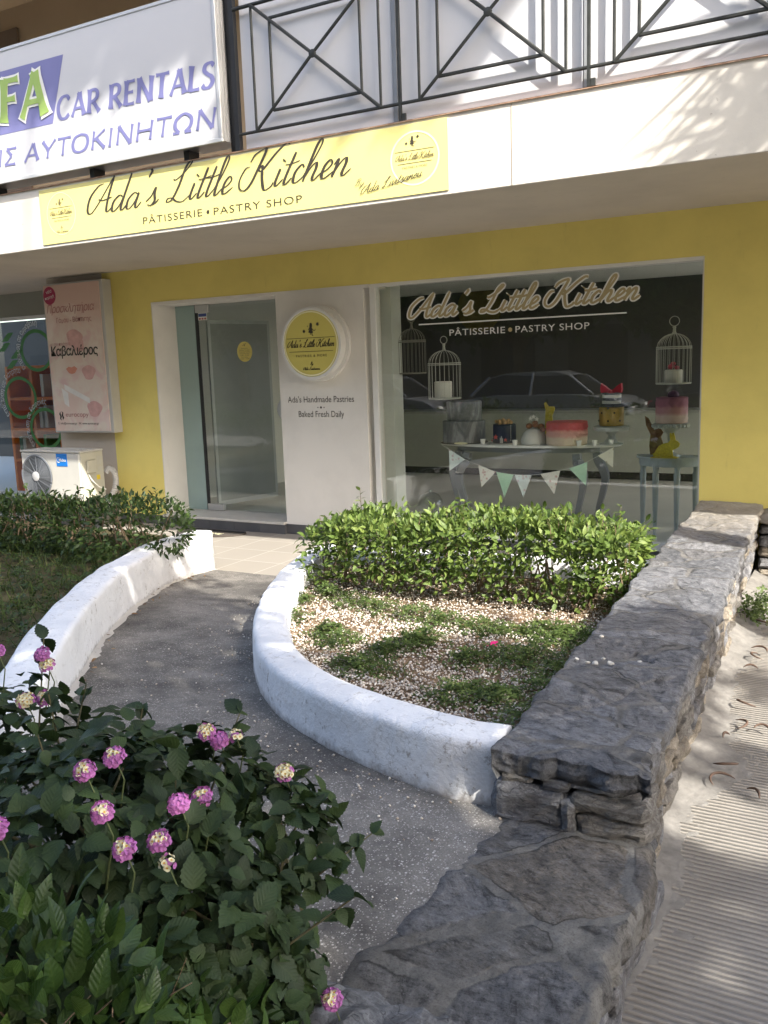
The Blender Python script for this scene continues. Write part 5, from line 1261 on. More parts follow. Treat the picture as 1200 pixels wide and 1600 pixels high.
mb = MB(); mb.lathe([(.001, .786), (.085, .786), (.08, .80), (.03, .82), (.022, .90), (.03, .98), (.07, 1.03), (.14, 1.05), (.14, 1.07), (.001, 1.072)], (-1.53, .25, 0), 40); autosmooth(mb.build("stand_body", m_stand, S), 40)
mb = MB()
for i in range(22): mb.ellip((-1.53 + .142 * math.cos(2 * math.pi * i / 22), .25 + .142 * math.sin(2 * math.pi * i / 22), 1.052), (.02, .02, .02), 6, 5)
mb.build("scalloped_rim", m_stand, S)
C = thing("lilac_cake", "ruffled cake shading from cream to lilac under clear wrap on the corner stand", "cake", (-1.525, .25, 1.073))
cyl(MB(), -1.525, .25, 1.074, 1.295, .132, .010, 56, seed=4).build("cake_body", ombre("lilac_ombre", (.56, .42, .38), (.44, .22, .24), (.28, .10, .15), 0, .22), C, True)
mb = MB(); mb.ellip((-1.51, .23, 1.315), (.05, .05, .04), 10, 7); mb.build("plum_rosette", plain("plum_icing", (.10, .03, .07), .5), C)
mb = MB(); mb.add([(-1.53, .20, 1.33), (-1.40, .14, 1.30), (-1.44, .20, 1.38), (-1.50, .16, 1.42), (-1.58, .22, 1.36)], [(0, 1, 2), (0, 2, 3), (0, 3, 4)]); mb.build("clear_wrap", m_dome, C)
CUPS = [(-3.20, .06), (-2.86, -.0), (-2.27, .02), (-2.14, .06), (-2.01, .12)]
for i, (x, y) in enumerate(CUPS):
    mb = MB(); mb.lathe([(.001, 0), (.018, 0), (.024, .048), (.021, .048), (.017, .006), (.001, .006)], (x, y, .8865), 16)
    tag(autosmooth(mb.build("paper_cup", m_whiteprint)), ["small white cup between the grey and navy cakes", "small white cup between the navy and dome cakes", "small white cup in front of the pink cake's right side", "small white cup just left of the cake stand foot", "small white cup at the right end of the table"][i], "cup", "small white cups along the table edge")
# rabbits
RAB = [(-.50, 0), (.46, 0), (.46, .05), (.34, .06), (.30, .30), (.42, .34), (.58, .44), (.62, .56), (.52, .66), (.42, .70), (.40, .86), (.34, 1.0), (.28, .98), (.27, .86), (.24, .98), (.18, .98), (.17, .84), (.20, .70), (.10, .60), (-.10, .56), (-.30, .46), (-.42, .30), (-.48, .18), (-.56, .14), (-.54, .08)]
m_yrab = plain("yellow_glitter", (.52, .42, .03), .5, var=.25, scale=60); m_brab = plain("brown_cookie", (.20, .10, .05), .8, var=.2, scale=30)
mb = MB(); mb.prism([(x * .19, y * .215) for x, y in RAB], (-1.545, .12, .7865), X_, Z_, .018); mb.box(-1.66, -1.44, .07, .155, .7858, .7918)
tag(mb.build("rabbit_figure", m_yrab), "yellow glittery sitting rabbit cut-out on the pale blue table", "rabbit figure")
mb = MB(); mb.prism([(-.05, 0), (.05, 0), (.06, .10), (.04, .16), (.06, .20), (.03, .24), (-.02, .22), (-.07, .32), (-.10, .34), (-.09, .26), (-.05, .18), (-.06, .08)], (-1.67, .34, .785), X_, Z_, .016)
tag(mb.build("rabbit_figure", m_brab), "brown long eared rabbit cut-out beside the lilac cake stand", "rabbit figure")
mb = MB(); mb.prism([(-.035, 0), (.035, 0), (.04, .18), (.03, .24), (.06, .31), (.05, .33), (.0, .33), (-.03, .37), (-.045, .36), (-.03, .30), (-.035, .20)], (-2.66, .36, .886), X_, Z_, .016)
tag(mb.build("rabbit_figure", m_yrab), "tall mustard rabbit cut-out standing behind the pink cake", "rabbit figure")
# bird cages
m_cage = plain("cream_wire", (.50, .50, .45), .5, var=.05); m_cage2 = plain("old_wire", (.20, .19, .16), .6)
def birdcage(label, cx, cy, z0, z1, r, m, ringz):
    o = thing("birdcage", label, "birdcage", (cx, cy, z0), "birdcages hanging in the shop window"); hz = z0 + (z1 - z0) * .70
    mb = MB(); n = 22
    for i in range(n):
        a = 2 * math.pi * i / n
        pts = [(cx + r * math.cos(a), cy + r * math.sin(a), z0 + .005), (cx + r * math.cos(a), cy + r * math.sin(a), hz)]
        for q in np.linspace(.25, 1, 5): pts.append((cx + r * math.cos(q * math.pi / 2) * math.cos(a), cy + r * math.cos(q * math.pi / 2) * math.sin(a), hz + (z1 - hz) * math.sin(q * math.pi / 2)))
        mb.tube(pts, .0022, 4, False)
    mb.build("bars", m, o)
    for z in (z0 + .004, hz, hz + .014):
        mb = MB(); mb.tube([(cx + r * math.cos(q), cy + r * math.sin(q), z) for q in np.linspace(0, 2 * math.pi, 33)], .004, 5, False); mb.build("hoop", m, o)
    mb = MB(); mb.lathe([(.001, z0 - .004), (r, z0 - .004), (r, z0), (.001, z0)], (cx, cy, 0), 32); mb.build("cage_floor", m, o)
    mb = MB(); mb.lathe([(.022, z1 - .004), (.014, z1 + .012), (.011, z1 + .04), (.016, z1 + .05), (.010, z1 + .06)], (cx, cy, 0), 12); mb.build("finial", m, o)
    mb = MB(); rr = (ringz - z1 - .06) / 2; mb.tube([(cx + rr * math.cos(q), cy, z1 + .06 + rr + rr * math.sin(q)) for q in np.linspace(0, 2 * math.pi, 21)], .0035, 5, False); mb.build("hanging_ring", m, o)
    mb = MB(); mb.tube([(cx, cy, ringz - .004), (cx, cy, 2.70)], .0011, 4); mb.build("thread", m_dome, o)
    return o
birdcage("cream wire birdcage hanging left of the table with a small white cake inside", -3.60, .10, 1.315, 1.77, .155, m_cage, 1.90)
birdcage("dull brown birdcage hanging beside the window return, highest of the three", -3.96, .14, 1.56, 1.99, .135, m_cage2, 2.14)
birdcage("cream birdcage hanging above the lilac cake in the right corner", -1.49, .12, 1.415, 1.83, .142, m_cage, 1.97)
autosmooth(tag(cyl(MB(), -3.615, .10, 1.322, 1.478, .085, 0).build("small_cake", m_icing), "plain white round cake sitting in the left cream birdcage", "cake"))
C = thing("small_cake", "small white quilted cake with pink roses in the right birdcage", "cake", (-1.49, .12, 1.42))
autosmooth(cyl(MB(), -1.49, .12, 1.42, 1.53, .075).build("cake_body", m_icing, C))
mb = MB()
for dx, dz, r in ((-.02, .02, .028), (.03, .012, .022), (.0, .045, .022)): mb.ellip((-1.49 + dx, .10, 1.535 + dz), (r, r, r * .8), 8, 6)
mb.build("rose", plain("rose_icing", (.42, .07, .10), .6, var=.3, scale=40), C)
# bunting
BT = thing("bunting", "string of seven pale triangular pennants hung in front of the table", "bunting", (-2.7, -.2, .65))
m_thread = plain("thread", (.6, .6, .56), .8)
sp_ = [tuple(p) for p in catmull([(-3.50, -.2, .90), (-3.27, -.2, .77), (-3.14, -.2, .722), (-2.97, -.2, .664), (-2.79, -.2, .642), (-2.62, -.2, .645), (-2.45, -.2, .675), (-2.29, -.2, .712), (-2.13, -.2, .775), (-1.90, -.2, .905)], 6)]
mb = MB(); mb.tube(sp_, .0022, 4); mb.build("string", m_thread, BT)
def flagmat(name, base_, spot, sc=26, thr=.26):
    k = NT(name); v = k.n("TexVoronoi"); v.inputs["Scale"].default_value = sc; k.l(k.co(), v.inputs["Vector"])
    k.base(k.mix(k.ramp(v.outputs["Distance"], (thr, .75), (thr + .08, 0.0)), base_, spot)).set(.85); return k.m
fm = [flagmat("floral_cloth", (.74, .72, .64), (.48, .25, .2)), flagmat("mint_cloth", (.45, .68, .48), (.47, .7, .5)), flagmat("blue_floral_cloth", (.66, .73, .70), (.55, .4, .4)), flagmat("dotted_cloth", (.72, .70, .56), (.30, .24, .17), 18, .30)]
FLG = [((-3.43, .86), (-3.27, .77), (-3.43, .66), 2), ((-3.14, .72), (-2.97, .664), (-3.11, .52), 0), ((-2.965, .662), (-2.80, .643), (-2.89, .435), 1), ((-2.79, .642), (-2.63, .642), (-2.71, .438), 2), ((-2.55, .655), (-2.37, .692), (-2.425, .48), 0), ((-2.29, .712), (-2.13, .772), (-2.14, .565), 1), ((-2.04, .828), (-1.905, .90), (-1.91, .73), 3)]
for a_, b_, c_, mi in FLG:
    mb = MB(); mb.prism([a_, b_, c_], (0, -.203, 0), X_, Z_, .002); mb.build("pennant", fm[mi], BT)
# cloche, counter
CL = thing("glass_cloche", "clear glass cloche with a knob on the shop floor by the window", "cloche", (-4.02, .35, .055))
mb = MB(); mb.lathe([(.13, .0), (.13, .16), (.12, .21), (.09, .255), (.05, .275), (.001, .28)], (-3.93, .40, .07), 32); autosmooth(mb.build("dome", m_dome, CL), 60)
mb = MB(); mb.lathe([(.001, .0), (.15, .0), (.15, .014), (.001, .014)], (-3.93, .40, .0555), 32); mb.build("base_plate", m_stand, CL)
mb = MB(); mb.ellip((-3.93, .40, .366), (.016, .016, .016)); mb.build("knob", m_stand, CL)
CT = thing("counter", "long pale grey serving counter across the back of the shop", "counter", (-4.2, 4.1, .055))
for x0, x1 in ((-6.6, -2.40), (-2.385, .6)):
    mb = MB(); mb.box(x0, x1, 3.9, 4.4, .16, .93); mb.build("counter_front", plain("counter_grey", (.36, .38, .345), .5, var=.03), CT)
mb = MB(); mb.box(-6.63, .6, 3.87, 4.4, .931, .965); mb.build("counter_top", plain("counter_top", (.30, .31, .29), .3), CT)
mb = MB(); mb.box(-6.55, .6, 3.96, 4.4, .056, .159); mb.build("kickboard", m_black, CT)
PQ = thing("wall_plaque", "dim round olive plaque on the shop's dark back wall", "plaque", (-5.3, 5.18, 2.2))
mb = MB(); mb.lathe([(.001, 5.17), (.36, 5.17), (.36, 5.195), (.001, 5.195)], (-5.35, 0, 2.45), 48, 'Y'); mb.build("plaque_disc", plain("olive_disc", (.12, .10, .03), .6), PQ)
# ------------------------------------------------------------------ plants
def unit(v): return v / (np.linalg.norm(v, axis=-1, keepdims=True) + 1e-9)
LEAF_H = leaf_tpl(.44, 4, 0, .22, .22); LEAF_L = leaf_tpl(.74, 13, .085, .28, .28); LEAF_P = leaf_tpl(.46, 6, 0, .25, .25)
LEAF_T = leaf_tpl(.55, 3, 0, .2, .2)
def trefoil():
    vs = []; fs = []
    for q in (0, 2.1, 4.2):
        o = len(vs); c, s = math.cos(q), math.sin(q)
        for x, y, z in ((0, .02, 0), (.20, .34, .10), (0, .62, .02), (-.20, .34, .10)): vs.append((x * c - y * s, x * s + y * c, z))
        fs.append((o, o + 1, o + 2, o + 3))
    return vs, fs
TREF = trefoil(); BLADE = ([(-.03, 0, 0), (.03, 0, 0), (.022, .5, .05), (-.022, .5, .05), (0, 1, .22)], [(0, 1, 2, 3), (3, 2, 4)])
def fbm_arr(P, s, seed): return np.array([fbm(p[0], p[1], seed, s) for p in P])

def hedge(name, label, n, volfn, leafsize, mat, stems, shoots):
    """volfn(rng) -> (point, outward vector)"""
    o = thing(name, label, "hedge", (stems[0][0], stems[0][1], stems[0][2]))
    P = []; O = []
    while len(P) < n:
        p, q = volfn(RNG)
        P.append(p); O.append(q)
    P = np.array(P); O = np.array(O)
    sh = []
    for (x, y, z, h) in shoots:
        base = np.array((x, y, z)); d = unit(np.array((RNG.normal(0, .22), RNG.normal(0, .22), 1.0)))
        tip = base + d * h; sh.append((base, tip))
        for k_ in range(int(h / .016)):
            t = .25 + .75 * k_ / max(1, int(h / .016) - 1); a = k_ * 2.4
            P = np.vstack([P, base + (tip - base) * t]); O = np.vstack([O, (math.cos(a), math.sin(a), .75)])
    N = len(P)
    f = unit(O + RNG.normal(0, .55, (N, 3)) + np.array((0, 0, .15))); nn = unit(RNG.normal(0, .5, (N, 3)) + np.array((0, 0, .9)) + .5 * O)
    scatter("foliage", LEAF_H, P, f, nn, RNG.uniform(*leafsize, N), mat, o)
    mb = MB()
    for x, y, z in stems:
        for _ in range(4):
            tx, ty = x + rnd(-.14, .14), y + rnd(-.14, .14)
            mb.tube([(x + rnd(-.02, .02), y + rnd(-.02, .02), z), ((x + tx) / 2 + rnd(-.03, .03), (y + ty) / 2 + rnd(-.03, .03), z + .16), (tx, ty, z + rnd(.28, .40))], [.008, .006, .003], 5)
    for a, b in sh: mb.tube([tuple(a), tuple((a + b) / 2 + RNG.normal(0, .004, 3)), tuple(b)], [.0025, .002, .001], 4)
    mb.build("twigs", m_twig, o); return o

def vol_right(r):
    while True:
        x = r.uniform(-3.17, -1.12); q = (x + 3.17) / 2.05
        yf = -3.13 + .20 * q; yb = -2.42 + .06 * q; zt = .700 + .06 * fbm(x, 0, 3, 2.2) + .035 * n3(x, 1, 0, 9) - .05 * max(0, 1 - q / .08) - .06 * max(0, 1 - (1 - q) / .08)
        y = r.uniform(yf, yb); z = r.uniform(.25, zt)
        dz = zt - z; dy = min(y - yf, yb - y); dx = min(x + 3.17, -1.12 - x)
        dd = min(dz, dy, dx)
        keep = math.exp(-dd / .10)
        if z < .40: keep *= .25 + .75 * (z - .25) / .15 * (.6 + .4 * n3(x, 9, 0, 4))
        if n3(x, y * 2, z * 2, 3.4) < -.22: keep *= .15
        if r.uniform() > keep: continue
        out = np.array((0, 0, 1.0)) if dd == dz else (np.array((0, -1 if y - yf < yb - y else 1, .2)) if dd == dy else np.array((-1 if x + 3.17 < -1.12 - x else 1, 0, .2)))
        if r.uniform() < .12: z += r.uniform(0, .05)
        return (x, y, z), out
hedge("hedge", "sunlit bright green clipped hedge in the gravel bed before the shop window", 8400, vol_right, (.036, .062), m_leaf_hedge,
      [(x, -2.78 + .05 * math.sin(x * 9), .24) for x in np.linspace(-3.15, -1.2, 12)],
      [(rnd(-3.1, -1.2), rnd(-3.0, -2.55), rnd(.63, .70), rnd(.05, .15)) for _ in range(50)])
def vol_left(r):
    while True:
        x = r.uniform(-7.6, -4.50); yc = -2.75 - .08 * (x + 5.5) * 0; t = r.uniform(0, 2 * math.pi); rr = math.sqrt(r.uniform(0, 1))
        sh = .82 + .25 * fbm(x, 0, 8, 1.4)
        end = min(1, max(.15, (-4.50 - x) / .22)) ** .5
        py = .52 * sh * rr * math.cos(t) * end; pz = .30 * sh * rr * math.sin(t) * end
        if rr < r.uniform(.25, 1.0) : continue
        if n3(x * 1.2, py * 3, pz * 3, 3.0) < -.30 and r.uniform() < .8: continue
        return (x, yc + py, .46 + pz + .02 * n3(x, py, 0, 8)), np.array((.0, math.cos(t), math.sin(t)))
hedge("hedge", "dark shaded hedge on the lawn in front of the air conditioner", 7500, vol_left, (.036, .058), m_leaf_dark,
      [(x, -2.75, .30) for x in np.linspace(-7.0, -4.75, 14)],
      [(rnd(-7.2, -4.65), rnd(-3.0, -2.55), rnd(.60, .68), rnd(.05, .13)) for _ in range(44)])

# gravel, weeds and petals in the bed
def bed_points(n, lim=0.0):
    out = []
    while len(out) < n:
        y = RNG.uniform(-5.08, -2.25); x = RNG.uniform(rw_x(y) + .19, -1.0)
        out.append((x, y))
    return out
PEBT = ([(.5, 0, 0), (0, .42, 0), (-.46, .05, 0), (.05, -.45, 0), (.05, .02, .34), (0, 0, -.3)], [(0, 1, 4), (1, 2, 4), (2, 3, 4), (3, 0, 4), (1, 0, 5), (2, 1, 5), (3, 2, 5), (0, 3, 5)])
k = NT("white_gravel"); g = k.n("NewGeometry")
k.base(k.ramp(g.outputs["Random Per Island"], (0, (.26, .20, .15)), (.3, (.44, .38, .31)), (.7, (.56, .51, .45)), (1, (.66, .63, .58)))).set(.85); m_gravel = k.m
gp = []
for x, y in bed_points(21000):
    if RNG.uniform() < .9: gp.append((x, y, bed_z(x, y) + RNG.uniform(.010, .020)))
gp = np.array(gp); N = len(gp)
structure(scatter("gravel", PEBT, gp, RNG.normal(0, 1, (N, 3)) * np.array((1, 1, .3)), RNG.normal(0, .3, (N, 3)) + np.array((0, 0, 1)), RNG.uniform(.008, .019, N), m_gravel), "stuff", "white marble gravel on the soil of the planter bed")
CLUMPS = [(-2.87, -3.65, .10), (-2.98, -3.39, .08), (-2.38, -3.91, .12), (-2.52, -3.78, .08), (-2.0, -4.29, .13), (-2.11, -4.23, .1), (-1.98, -3.86, .12), (-1.97, -3.74, .1), (-1.36, -3.92, .2), (-1.47, -3.86, .15), (-1.34, -3.7, .16), (-1.39, -4.37, .13), (-1.48, -4.45, .12), (-1.31, -4.38, .12), (-1.3, -3.46, .15), (-1.27, -3.27, .15), (-2.05, -4.0, .07), (-1.64, -3.93, .09), (-1.18, -3.94, .12), (-1.15, -4.2, .12), (-1.12, -4.6, .12), (-2.89, -3.19, .1), (-2.66, -3.26, .13), (-2.46, -3.26, .13), (-2.22, -3.31, .14), (-2.01, -3.37, .13), (-1.79, -3.41, .12), (-1.64, -3.42, .12), (-1.51, -3.36, .12), (-1.42, -3.3, .12)]
wp = []
while len(wp) < 5200:
    if RNG.uniform() < .90:
        cx, cy, r = CLUMPS[int(RNG.integers(len(CLUMPS)))]
        d = RNG.normal(0, 1, 2) * r * .62; x, y = cx + d[0], cy + d[1]; q = math.exp(-(d @ d) / (r * r))
    else:
        (x, y), q = bed_points(1)[0], .1
        if n3(x, y, 2, 3.5) < .12: continue
    if x > -1.0 or y < -5.0 or x < rw_x(y) + .19: continue
    wp.append((x, y, bed_z(x, y) + .008 + .085 * RNG.uniform() * q))
wp = np.array(wp); N = len(wp)
structure(scatter("ground_cover", TREF, wp, RNG.normal(0, 1, (N, 3)) * np.array((1, 1, .15)), RNG.normal(0, .35, (N, 3)) + np.array((0, 0, 1)), RNG.uniform(.022, .042, N), m_leaf_clover), "stuff", "low clover weeds creeping over the gravel bed")
tp = []
for cx, cy in ((-1.86, -4.25), (-1.95, -4.2), (-2.35, -3.9), (-1.5, -4.35), (-1.7, -3.5)):
    for _ in range(26): tp.append((cx + RNG.normal(0, .04), cy + RNG.normal(0, .04), bed_z(cx, cy)))
tp = np.array(tp); N = len(tp)
structure(scatter("dry_grass", BLADE, tp, RNG.normal(0, .4, (N, 3)) + np.array((0, 0, 1)), RNG.normal(0, 1, (N, 3)), RNG.uniform(.05, .12, N), m_grass, width=[1.0] * N), "stuff", "thin dry grass blades in the gravel bed")
# dead leaves
m_dead = leafmat("dead_leaf", (.10, .055, .03), (.20, .12, .06), (.32, .22, .12), .15, .8)
dl = [(x, y, bed_z(x, y) + .022) for x, y in bed_points(130)] + [(RNG.uniform(-4.6, -3.4), RNG.uniform(-2.6, -2.05), 0) for _ in range(0)]
for _ in range(26):
    y = RNG.uniform(-5.2, -2.2); dl.append((lw_x(y) + abs(RNG.normal(.09, .06)), y, ramp_z(y) + .014))
dl = np.array(dl); N = len(dl)
structure(scatter("leaf_litter", LEAF_H, dl, RNG.normal(0, 1, (N, 3)) * np.array((1, 1, .12)), RNG.normal(0, .3, (N, 3)) + np.array((0, 0, 1)), RNG.uniform(.022, .045, N), m_dead), "stuff", "small dead brown leaves scattered in the gravel bed and along the path")
# grit lying on the path
gt = []
for _ in range(420):
    if RNG.uniform() < .6:
        q = RW[int(RNG.integers(1, len(RW) - 2))]; x, y = q[0] + RNG.normal(0, .12), q[1] - abs(RNG.normal(0, .10)) - .02
        x -= .07
    else: x, y = RNG.uniform(-3.4, -1.0), RNG.uniform(-5.9, -3.6)
    if x < lw_x(y) + .05 or (y > -5.2 and x > rw_x(y) - .02): continue
    gt.append((x, y, ramp_z(y) + .006 * fbm(x, y, 0, 1.6) + .004))
gt = np.array(gt); N = len(gt)
structure(scatter("grit", PEBT, gt, RNG.normal(0, 1, (N, 3)) * np.array((1, 1, .2)), RNG.normal(0, .3, (N, 3)) + np.array((0, 0, 1)), RNG.uniform(.005, .016, N), m_gravel), "stuff", "loose pale grit scattered on the dark path")
# lawn
lp = []; cp_ = []
for _ in range(12000):
    y = RNG.uniform(-6.1, -2.6); x = RNG.uniform(-7.8, lw_x(y) - .20)
    q = fbm(x, y, 6, 1.2)
    (lp if RNG.uniform() < .5 else cp_).append((x, y, lawn_z(x, y))) if q > -.35 + RNG.uniform(-.2, .2) else None
lp = np.array(lp); N = len(lp)
structure(scatter("grass", BLADE, lp, RNG.normal(0, .45, (N, 3)) + np.array((0, 0, 1)), RNG.normal(0, 1, (N, 3)), RNG.uniform(.04, .12, N), m_grass, width=[1.2] * N), "stuff", "patchy grass on the shaded lawn left of the path")
cp_ = np.array(cp_); N = len(cp_); cp_[:, 2] += RNG.uniform(.01, .05, N)
structure(scatter("lawn_clover", TREF, cp_, RNG.normal(0, 1, (N, 3)) * np.array((1, 1, .2)), RNG.normal(0, .4, (N, 3)) + np.array((0, 0, 1)), RNG.uniform(.03, .055, N), m_leaf_dark), "stuff", "low clover leaves spread through the shaded lawn")
WD = thing("weed", "small fresh green weed growing at the foot of the stone wall on the pavement", "plant", (-.58, -1.9, .03))
N = 150; P = np.stack([RNG.normal(-.575, .055, N), RNG.normal(-1.88, .11, N), RNG.uniform(.03, .17, N)], 1)
scatter("foliage", TREF, P, RNG.normal(0, 1, (N, 3)), RNG.normal(0, .5, (N, 3)) + np.array((.4, -.4, .8)), RNG.uniform(.03, .055, N), m_leaf_clover, WD)
mb = MB()
for i in range(10): mb.tube([(-.58, -1.88 + .01 * i - .05, .02), (-.575 + rnd(-.04, .04), -1.88 + rnd(-.1, .1), rnd(.08, .15))], [.002, .001], 4)
mb.build("stems", m_stem, WD)

# flowering shrub in the near corner
ELS = [((-1.42, -6.50, .58), (.42, .36, .36), 1900), ((-1.10, -6.50, .46), (.205, .25, .31), 1500), ((-2.02, -6.42, .58), (.52, .42, .36), 1600), ((-1.75, -6.9, .55), (.5, .35, .40), 600), ((-1.14, -6.19, .64), (.20, .15, .12), 260), ((-1.33, -6.20, .73), (.22, .14, .11), 240)]
def ell_pts(els):
    P = []; O = []
    for c, r, n in els:
        c, r = np.array(c), np.array(r); k_ = 0
        while k_ < n:
            d = unit(RNG.normal(0, 1, 3))
            if d[2] < -.75: continue
            s = 1 - abs(RNG.normal(0, .16)); lump = 1 + .30 * n3(d[0] + c[0], d[1] + c[1], d[2], 2.6)
            p = c + r * d * s * lump
            if any(np.sum(((p - np.array(c2)) / np.array(r2)) ** 2) < .55 for c2, r2, _ in els if tuple(c2) != tuple(c)): k_ += .34; continue
            P.append(p); O.append(unit(d / r)); k_ += 1
    return np.array(P), np.array(O)
LS = thing("lantana_shrub", "dark leaved flowering shrub with pink and cream flower heads in the near left corner", "shrub", (-1.5, -6.5, .3))
P, O = ell_pts(ELS); SPR = []
for sx, sy, sz, dx, dy, dz in ((-1.30, -6.15, .74, .1, .25, .5), (-1.05, -6.2, .68, .25, .25, .45), (-.88, -6.42, .62, .4, .15, .35), (-1.5, -6.2, .80, .0, .2, .6), (-1.75, -6.15, .80, .05, .2, .6), (-.86, -6.55, .50, .5, .0, .2), (-1.95, -6.1, .82, -.1, .2, .6), (-1.2, -6.4, .84, .2, -.1, .7), (-1.6, -6.35, .86, -.1, .0, .7), (-1.38, -6.55, .88, .1, -.2, .6), (-.98, -6.22, .60, .35, .3, .3), (-2.15, -6.2, .84, -.1, .1, .6)):
    b0 = np.array((sx, sy, sz)); d = np.array((dx, dy, dz)); d = d / np.linalg.norm(d); L_ = RNG.uniform(.07, .14); SPR.append((b0, b0 + d * L_)); s1 = unit(np.cross(d, (0, 0, 1.0)))
    for q in range(3):
        for sg in (-1, 1):
            sd2 = s1 * sg if q % 2 else unit(np.cross(d, s1)) * sg
            P = np.vstack([P, b0 + d * L_ * (.3 + .35 * q)]); O = np.vstack([O, unit(sd2 + .5 * d)])
N = len(P)
tang = np.cross(O, RNG.normal(0, 1, (N, 3)))
f = unit(.55 * O + .9 * unit(tang) + np.array((0, 0, -.10)) + RNG.normal(0, .15, (N, 3))); nn = unit(O * .7 + np.array((0, 0, .9)) + RNG.normal(0, .28, (N, 3)))
scatter("foliage", LEAF_L, P, f, nn, RNG.uniform(.028, .062, N), m_leaf_lantana, LS, smooth=False)
mb = MB()
for c, r, n in ELS:
    for _ in range(7):
        d = unit(RNG.normal(0, 1, 3)); d[2] = abs(d[2]); tip = np.array(c) + np.array(r) * d * .8
        b0 = np.array((c[0] + RNG.normal(0, .08), c[1] + RNG.normal(0, .08), .30))
        mb.tube([tuple(b0), tuple((b0 + tip) / 2 + np.array((0, 0, .06)) + RNG.normal(0, .03, 3)), tuple(tip)], [.007, .005, .0025], 5)
for b0, b1 in SPR: mb.tube([tuple(b0 - (b1 - b0) * .8), tuple(b0), tuple(b1)], [.003, .0025, .0015], 5)
mb.build("stems", plain("lantana_stem", (.10, .09, .045), .75, var=.3), LS)
m_fpink = plain("lantana_pink", (.37, .12, .32), .6, var=.25, scale=60); m_fcream = plain("lantana_cream", (.64, .59, .38), .6, var=.15, scale=60)
HEADS = [(-1.233, -6.515, .935, .3), (-1.245, -6.577, .931, .45), (-1.098, -6.433, .844, .25), (-1.103, -6.49, .857, .0), (-1.082, -6.569, .828, .4), (-1.111, -6.624, .835, .35), (-1.057, -6.578, .797, 1.0), (-1.10, -6.165, .775, .75), (-1.244, -6.202, .838, .0), (-1.27, -6.213, .858, .6), (-1.214, -6.182, .848, 1.0), (-1.302, -6.728, .88, .2), (-1.169, -6.612, .884, .3), (-1.89, -6.126, .928, .1), (-1.878, -6.124, .900, .7), (-1.694, -6.341, .91, .8), (-1.697, -6.285, .896, .55), (-1.966, -6.202, .949, .1), (-.885, -6.34, .42, .4)]
def flower_head(x, y, z, cream):
    mb = MB(); n = 27 if cream < .95 else 8; up = Vector((.22, -.50, .80)).normalized(); q0 = up.to_track_quat('Z', 'Y')
    R_ = .0190 if cream < .95 else .014; C0 = Vector((x, y, z))
    mb.ellip((x, y, z), (R_ * .72, R_ * .72, R_ * .45), 10, 7)
    for i in range(n):
        th = math.acos(1 - (i + .5) / n * 1.02); ph = i * 2.39996 + x * 50
        d = q0 @ Vector((math.sin(th) * math.cos(ph), math.sin(th) * math.sin(ph), math.cos(th)))
        sq = q0 @ Vector((math.sin(th) * math.cos(ph), math.sin(th) * math.sin(ph), (.58 + .08 * math.sin(x * 90)) * math.cos(th)))
        c = C0 + sq * R_ * rnd(.96, 1.06); mb.cur = 1 if th / 1.6 < cream + .14 * math.sin(i * 7) else 0
        d = (d + Vector((rnd(-.25, .25), rnd(-.25, .25), rnd(-.1, .25)))).normalized()
        a = d.orthogonal().normalized(); b = d.cross(a); s = rnd(.0058, .0082); vs = [c - d * .0006]; ofs = rnd(0, 6)
        for k_ in range(16):
            an = 2 * math.pi * k_ / 16 + ofs; rr = s * (.80 + .24 * abs(math.cos(2 * (an - ofs))))
            vs.append(c + (a * math.cos(an) + b * math.sin(an)) * rr + d * (.0012 + .0010 * math.sin(3 * an)))
        mb.add(vs, [(0, 1 + k_, 1 + (k_ + 1) % 16) for k_ in range(16)])
        if mb.cur == 1:
            mb.cur = 2; mb.add([c + d * .0012 + (a * math.cos(q) + b * math.sin(q)) * .0022 for q in (0, 1.05, 2.1, 3.14, 4.2, 5.25)], [(0, 1, 2, 3, 4, 5)])
    h = mb.build("flower_head", [m_fpink, m_fcream, m_feye], LS)
    st = MB(); st.tube([(x, y, z), (x + .008, y + .012, z - .05), (x - .02, y + .01, z - .16)], [.0013, .0016, .002], 5); st.build("flower_stalk", m_stem, h)
m_feye = plain("lantana_eye", (.50, .30, .05), .6)
for hx in HEADS: flower_head(hx[0] + .008, hx[1] - .014, hx[2] + .012, hx[3])
PV = thing("privet_shrub", "olive green glossy leaved shrub without flowers at the bottom left corner", "shrub", (-1.06, -6.92, .3))
P, O = ell_pts([((-1.06, -6.92, .60), (.28, .20, .30), 800), ((-1.28, -7.05, .60), (.3, .22, .30), 500), ((-.92, -6.72, .42), (.2, .2, .22), 420)]); N = len(P)
f = unit(.9 * O + np.array((0, 0, .55)) + RNG.normal(0, .4, (N, 3))); nn = unit(O * .4 + np.array((0, 0, .8)) + RNG.normal(0, .45, (N, 3)))
scatter("foliage", LEAF_P, P, f, nn, RNG.uniform(.040, .068, N), m_leaf_privet, PV)
mb = MB()
for _ in range(22):
    c = (-1.06 + RNG.normal(0, .15), -6.93 + RNG.normal(0, .1)); mb.tube([(c[0], c[1], .29), (c[0] + rnd(-.08, .08), c[1] + rnd(-.08, .08), .58), (c[0] + rnd(-.14, .14), c[1] + rnd(-.12, .12), rnd(.66, .8))], [.003, .002, .001], 4)
mb.build("stems", m_twig, PV)

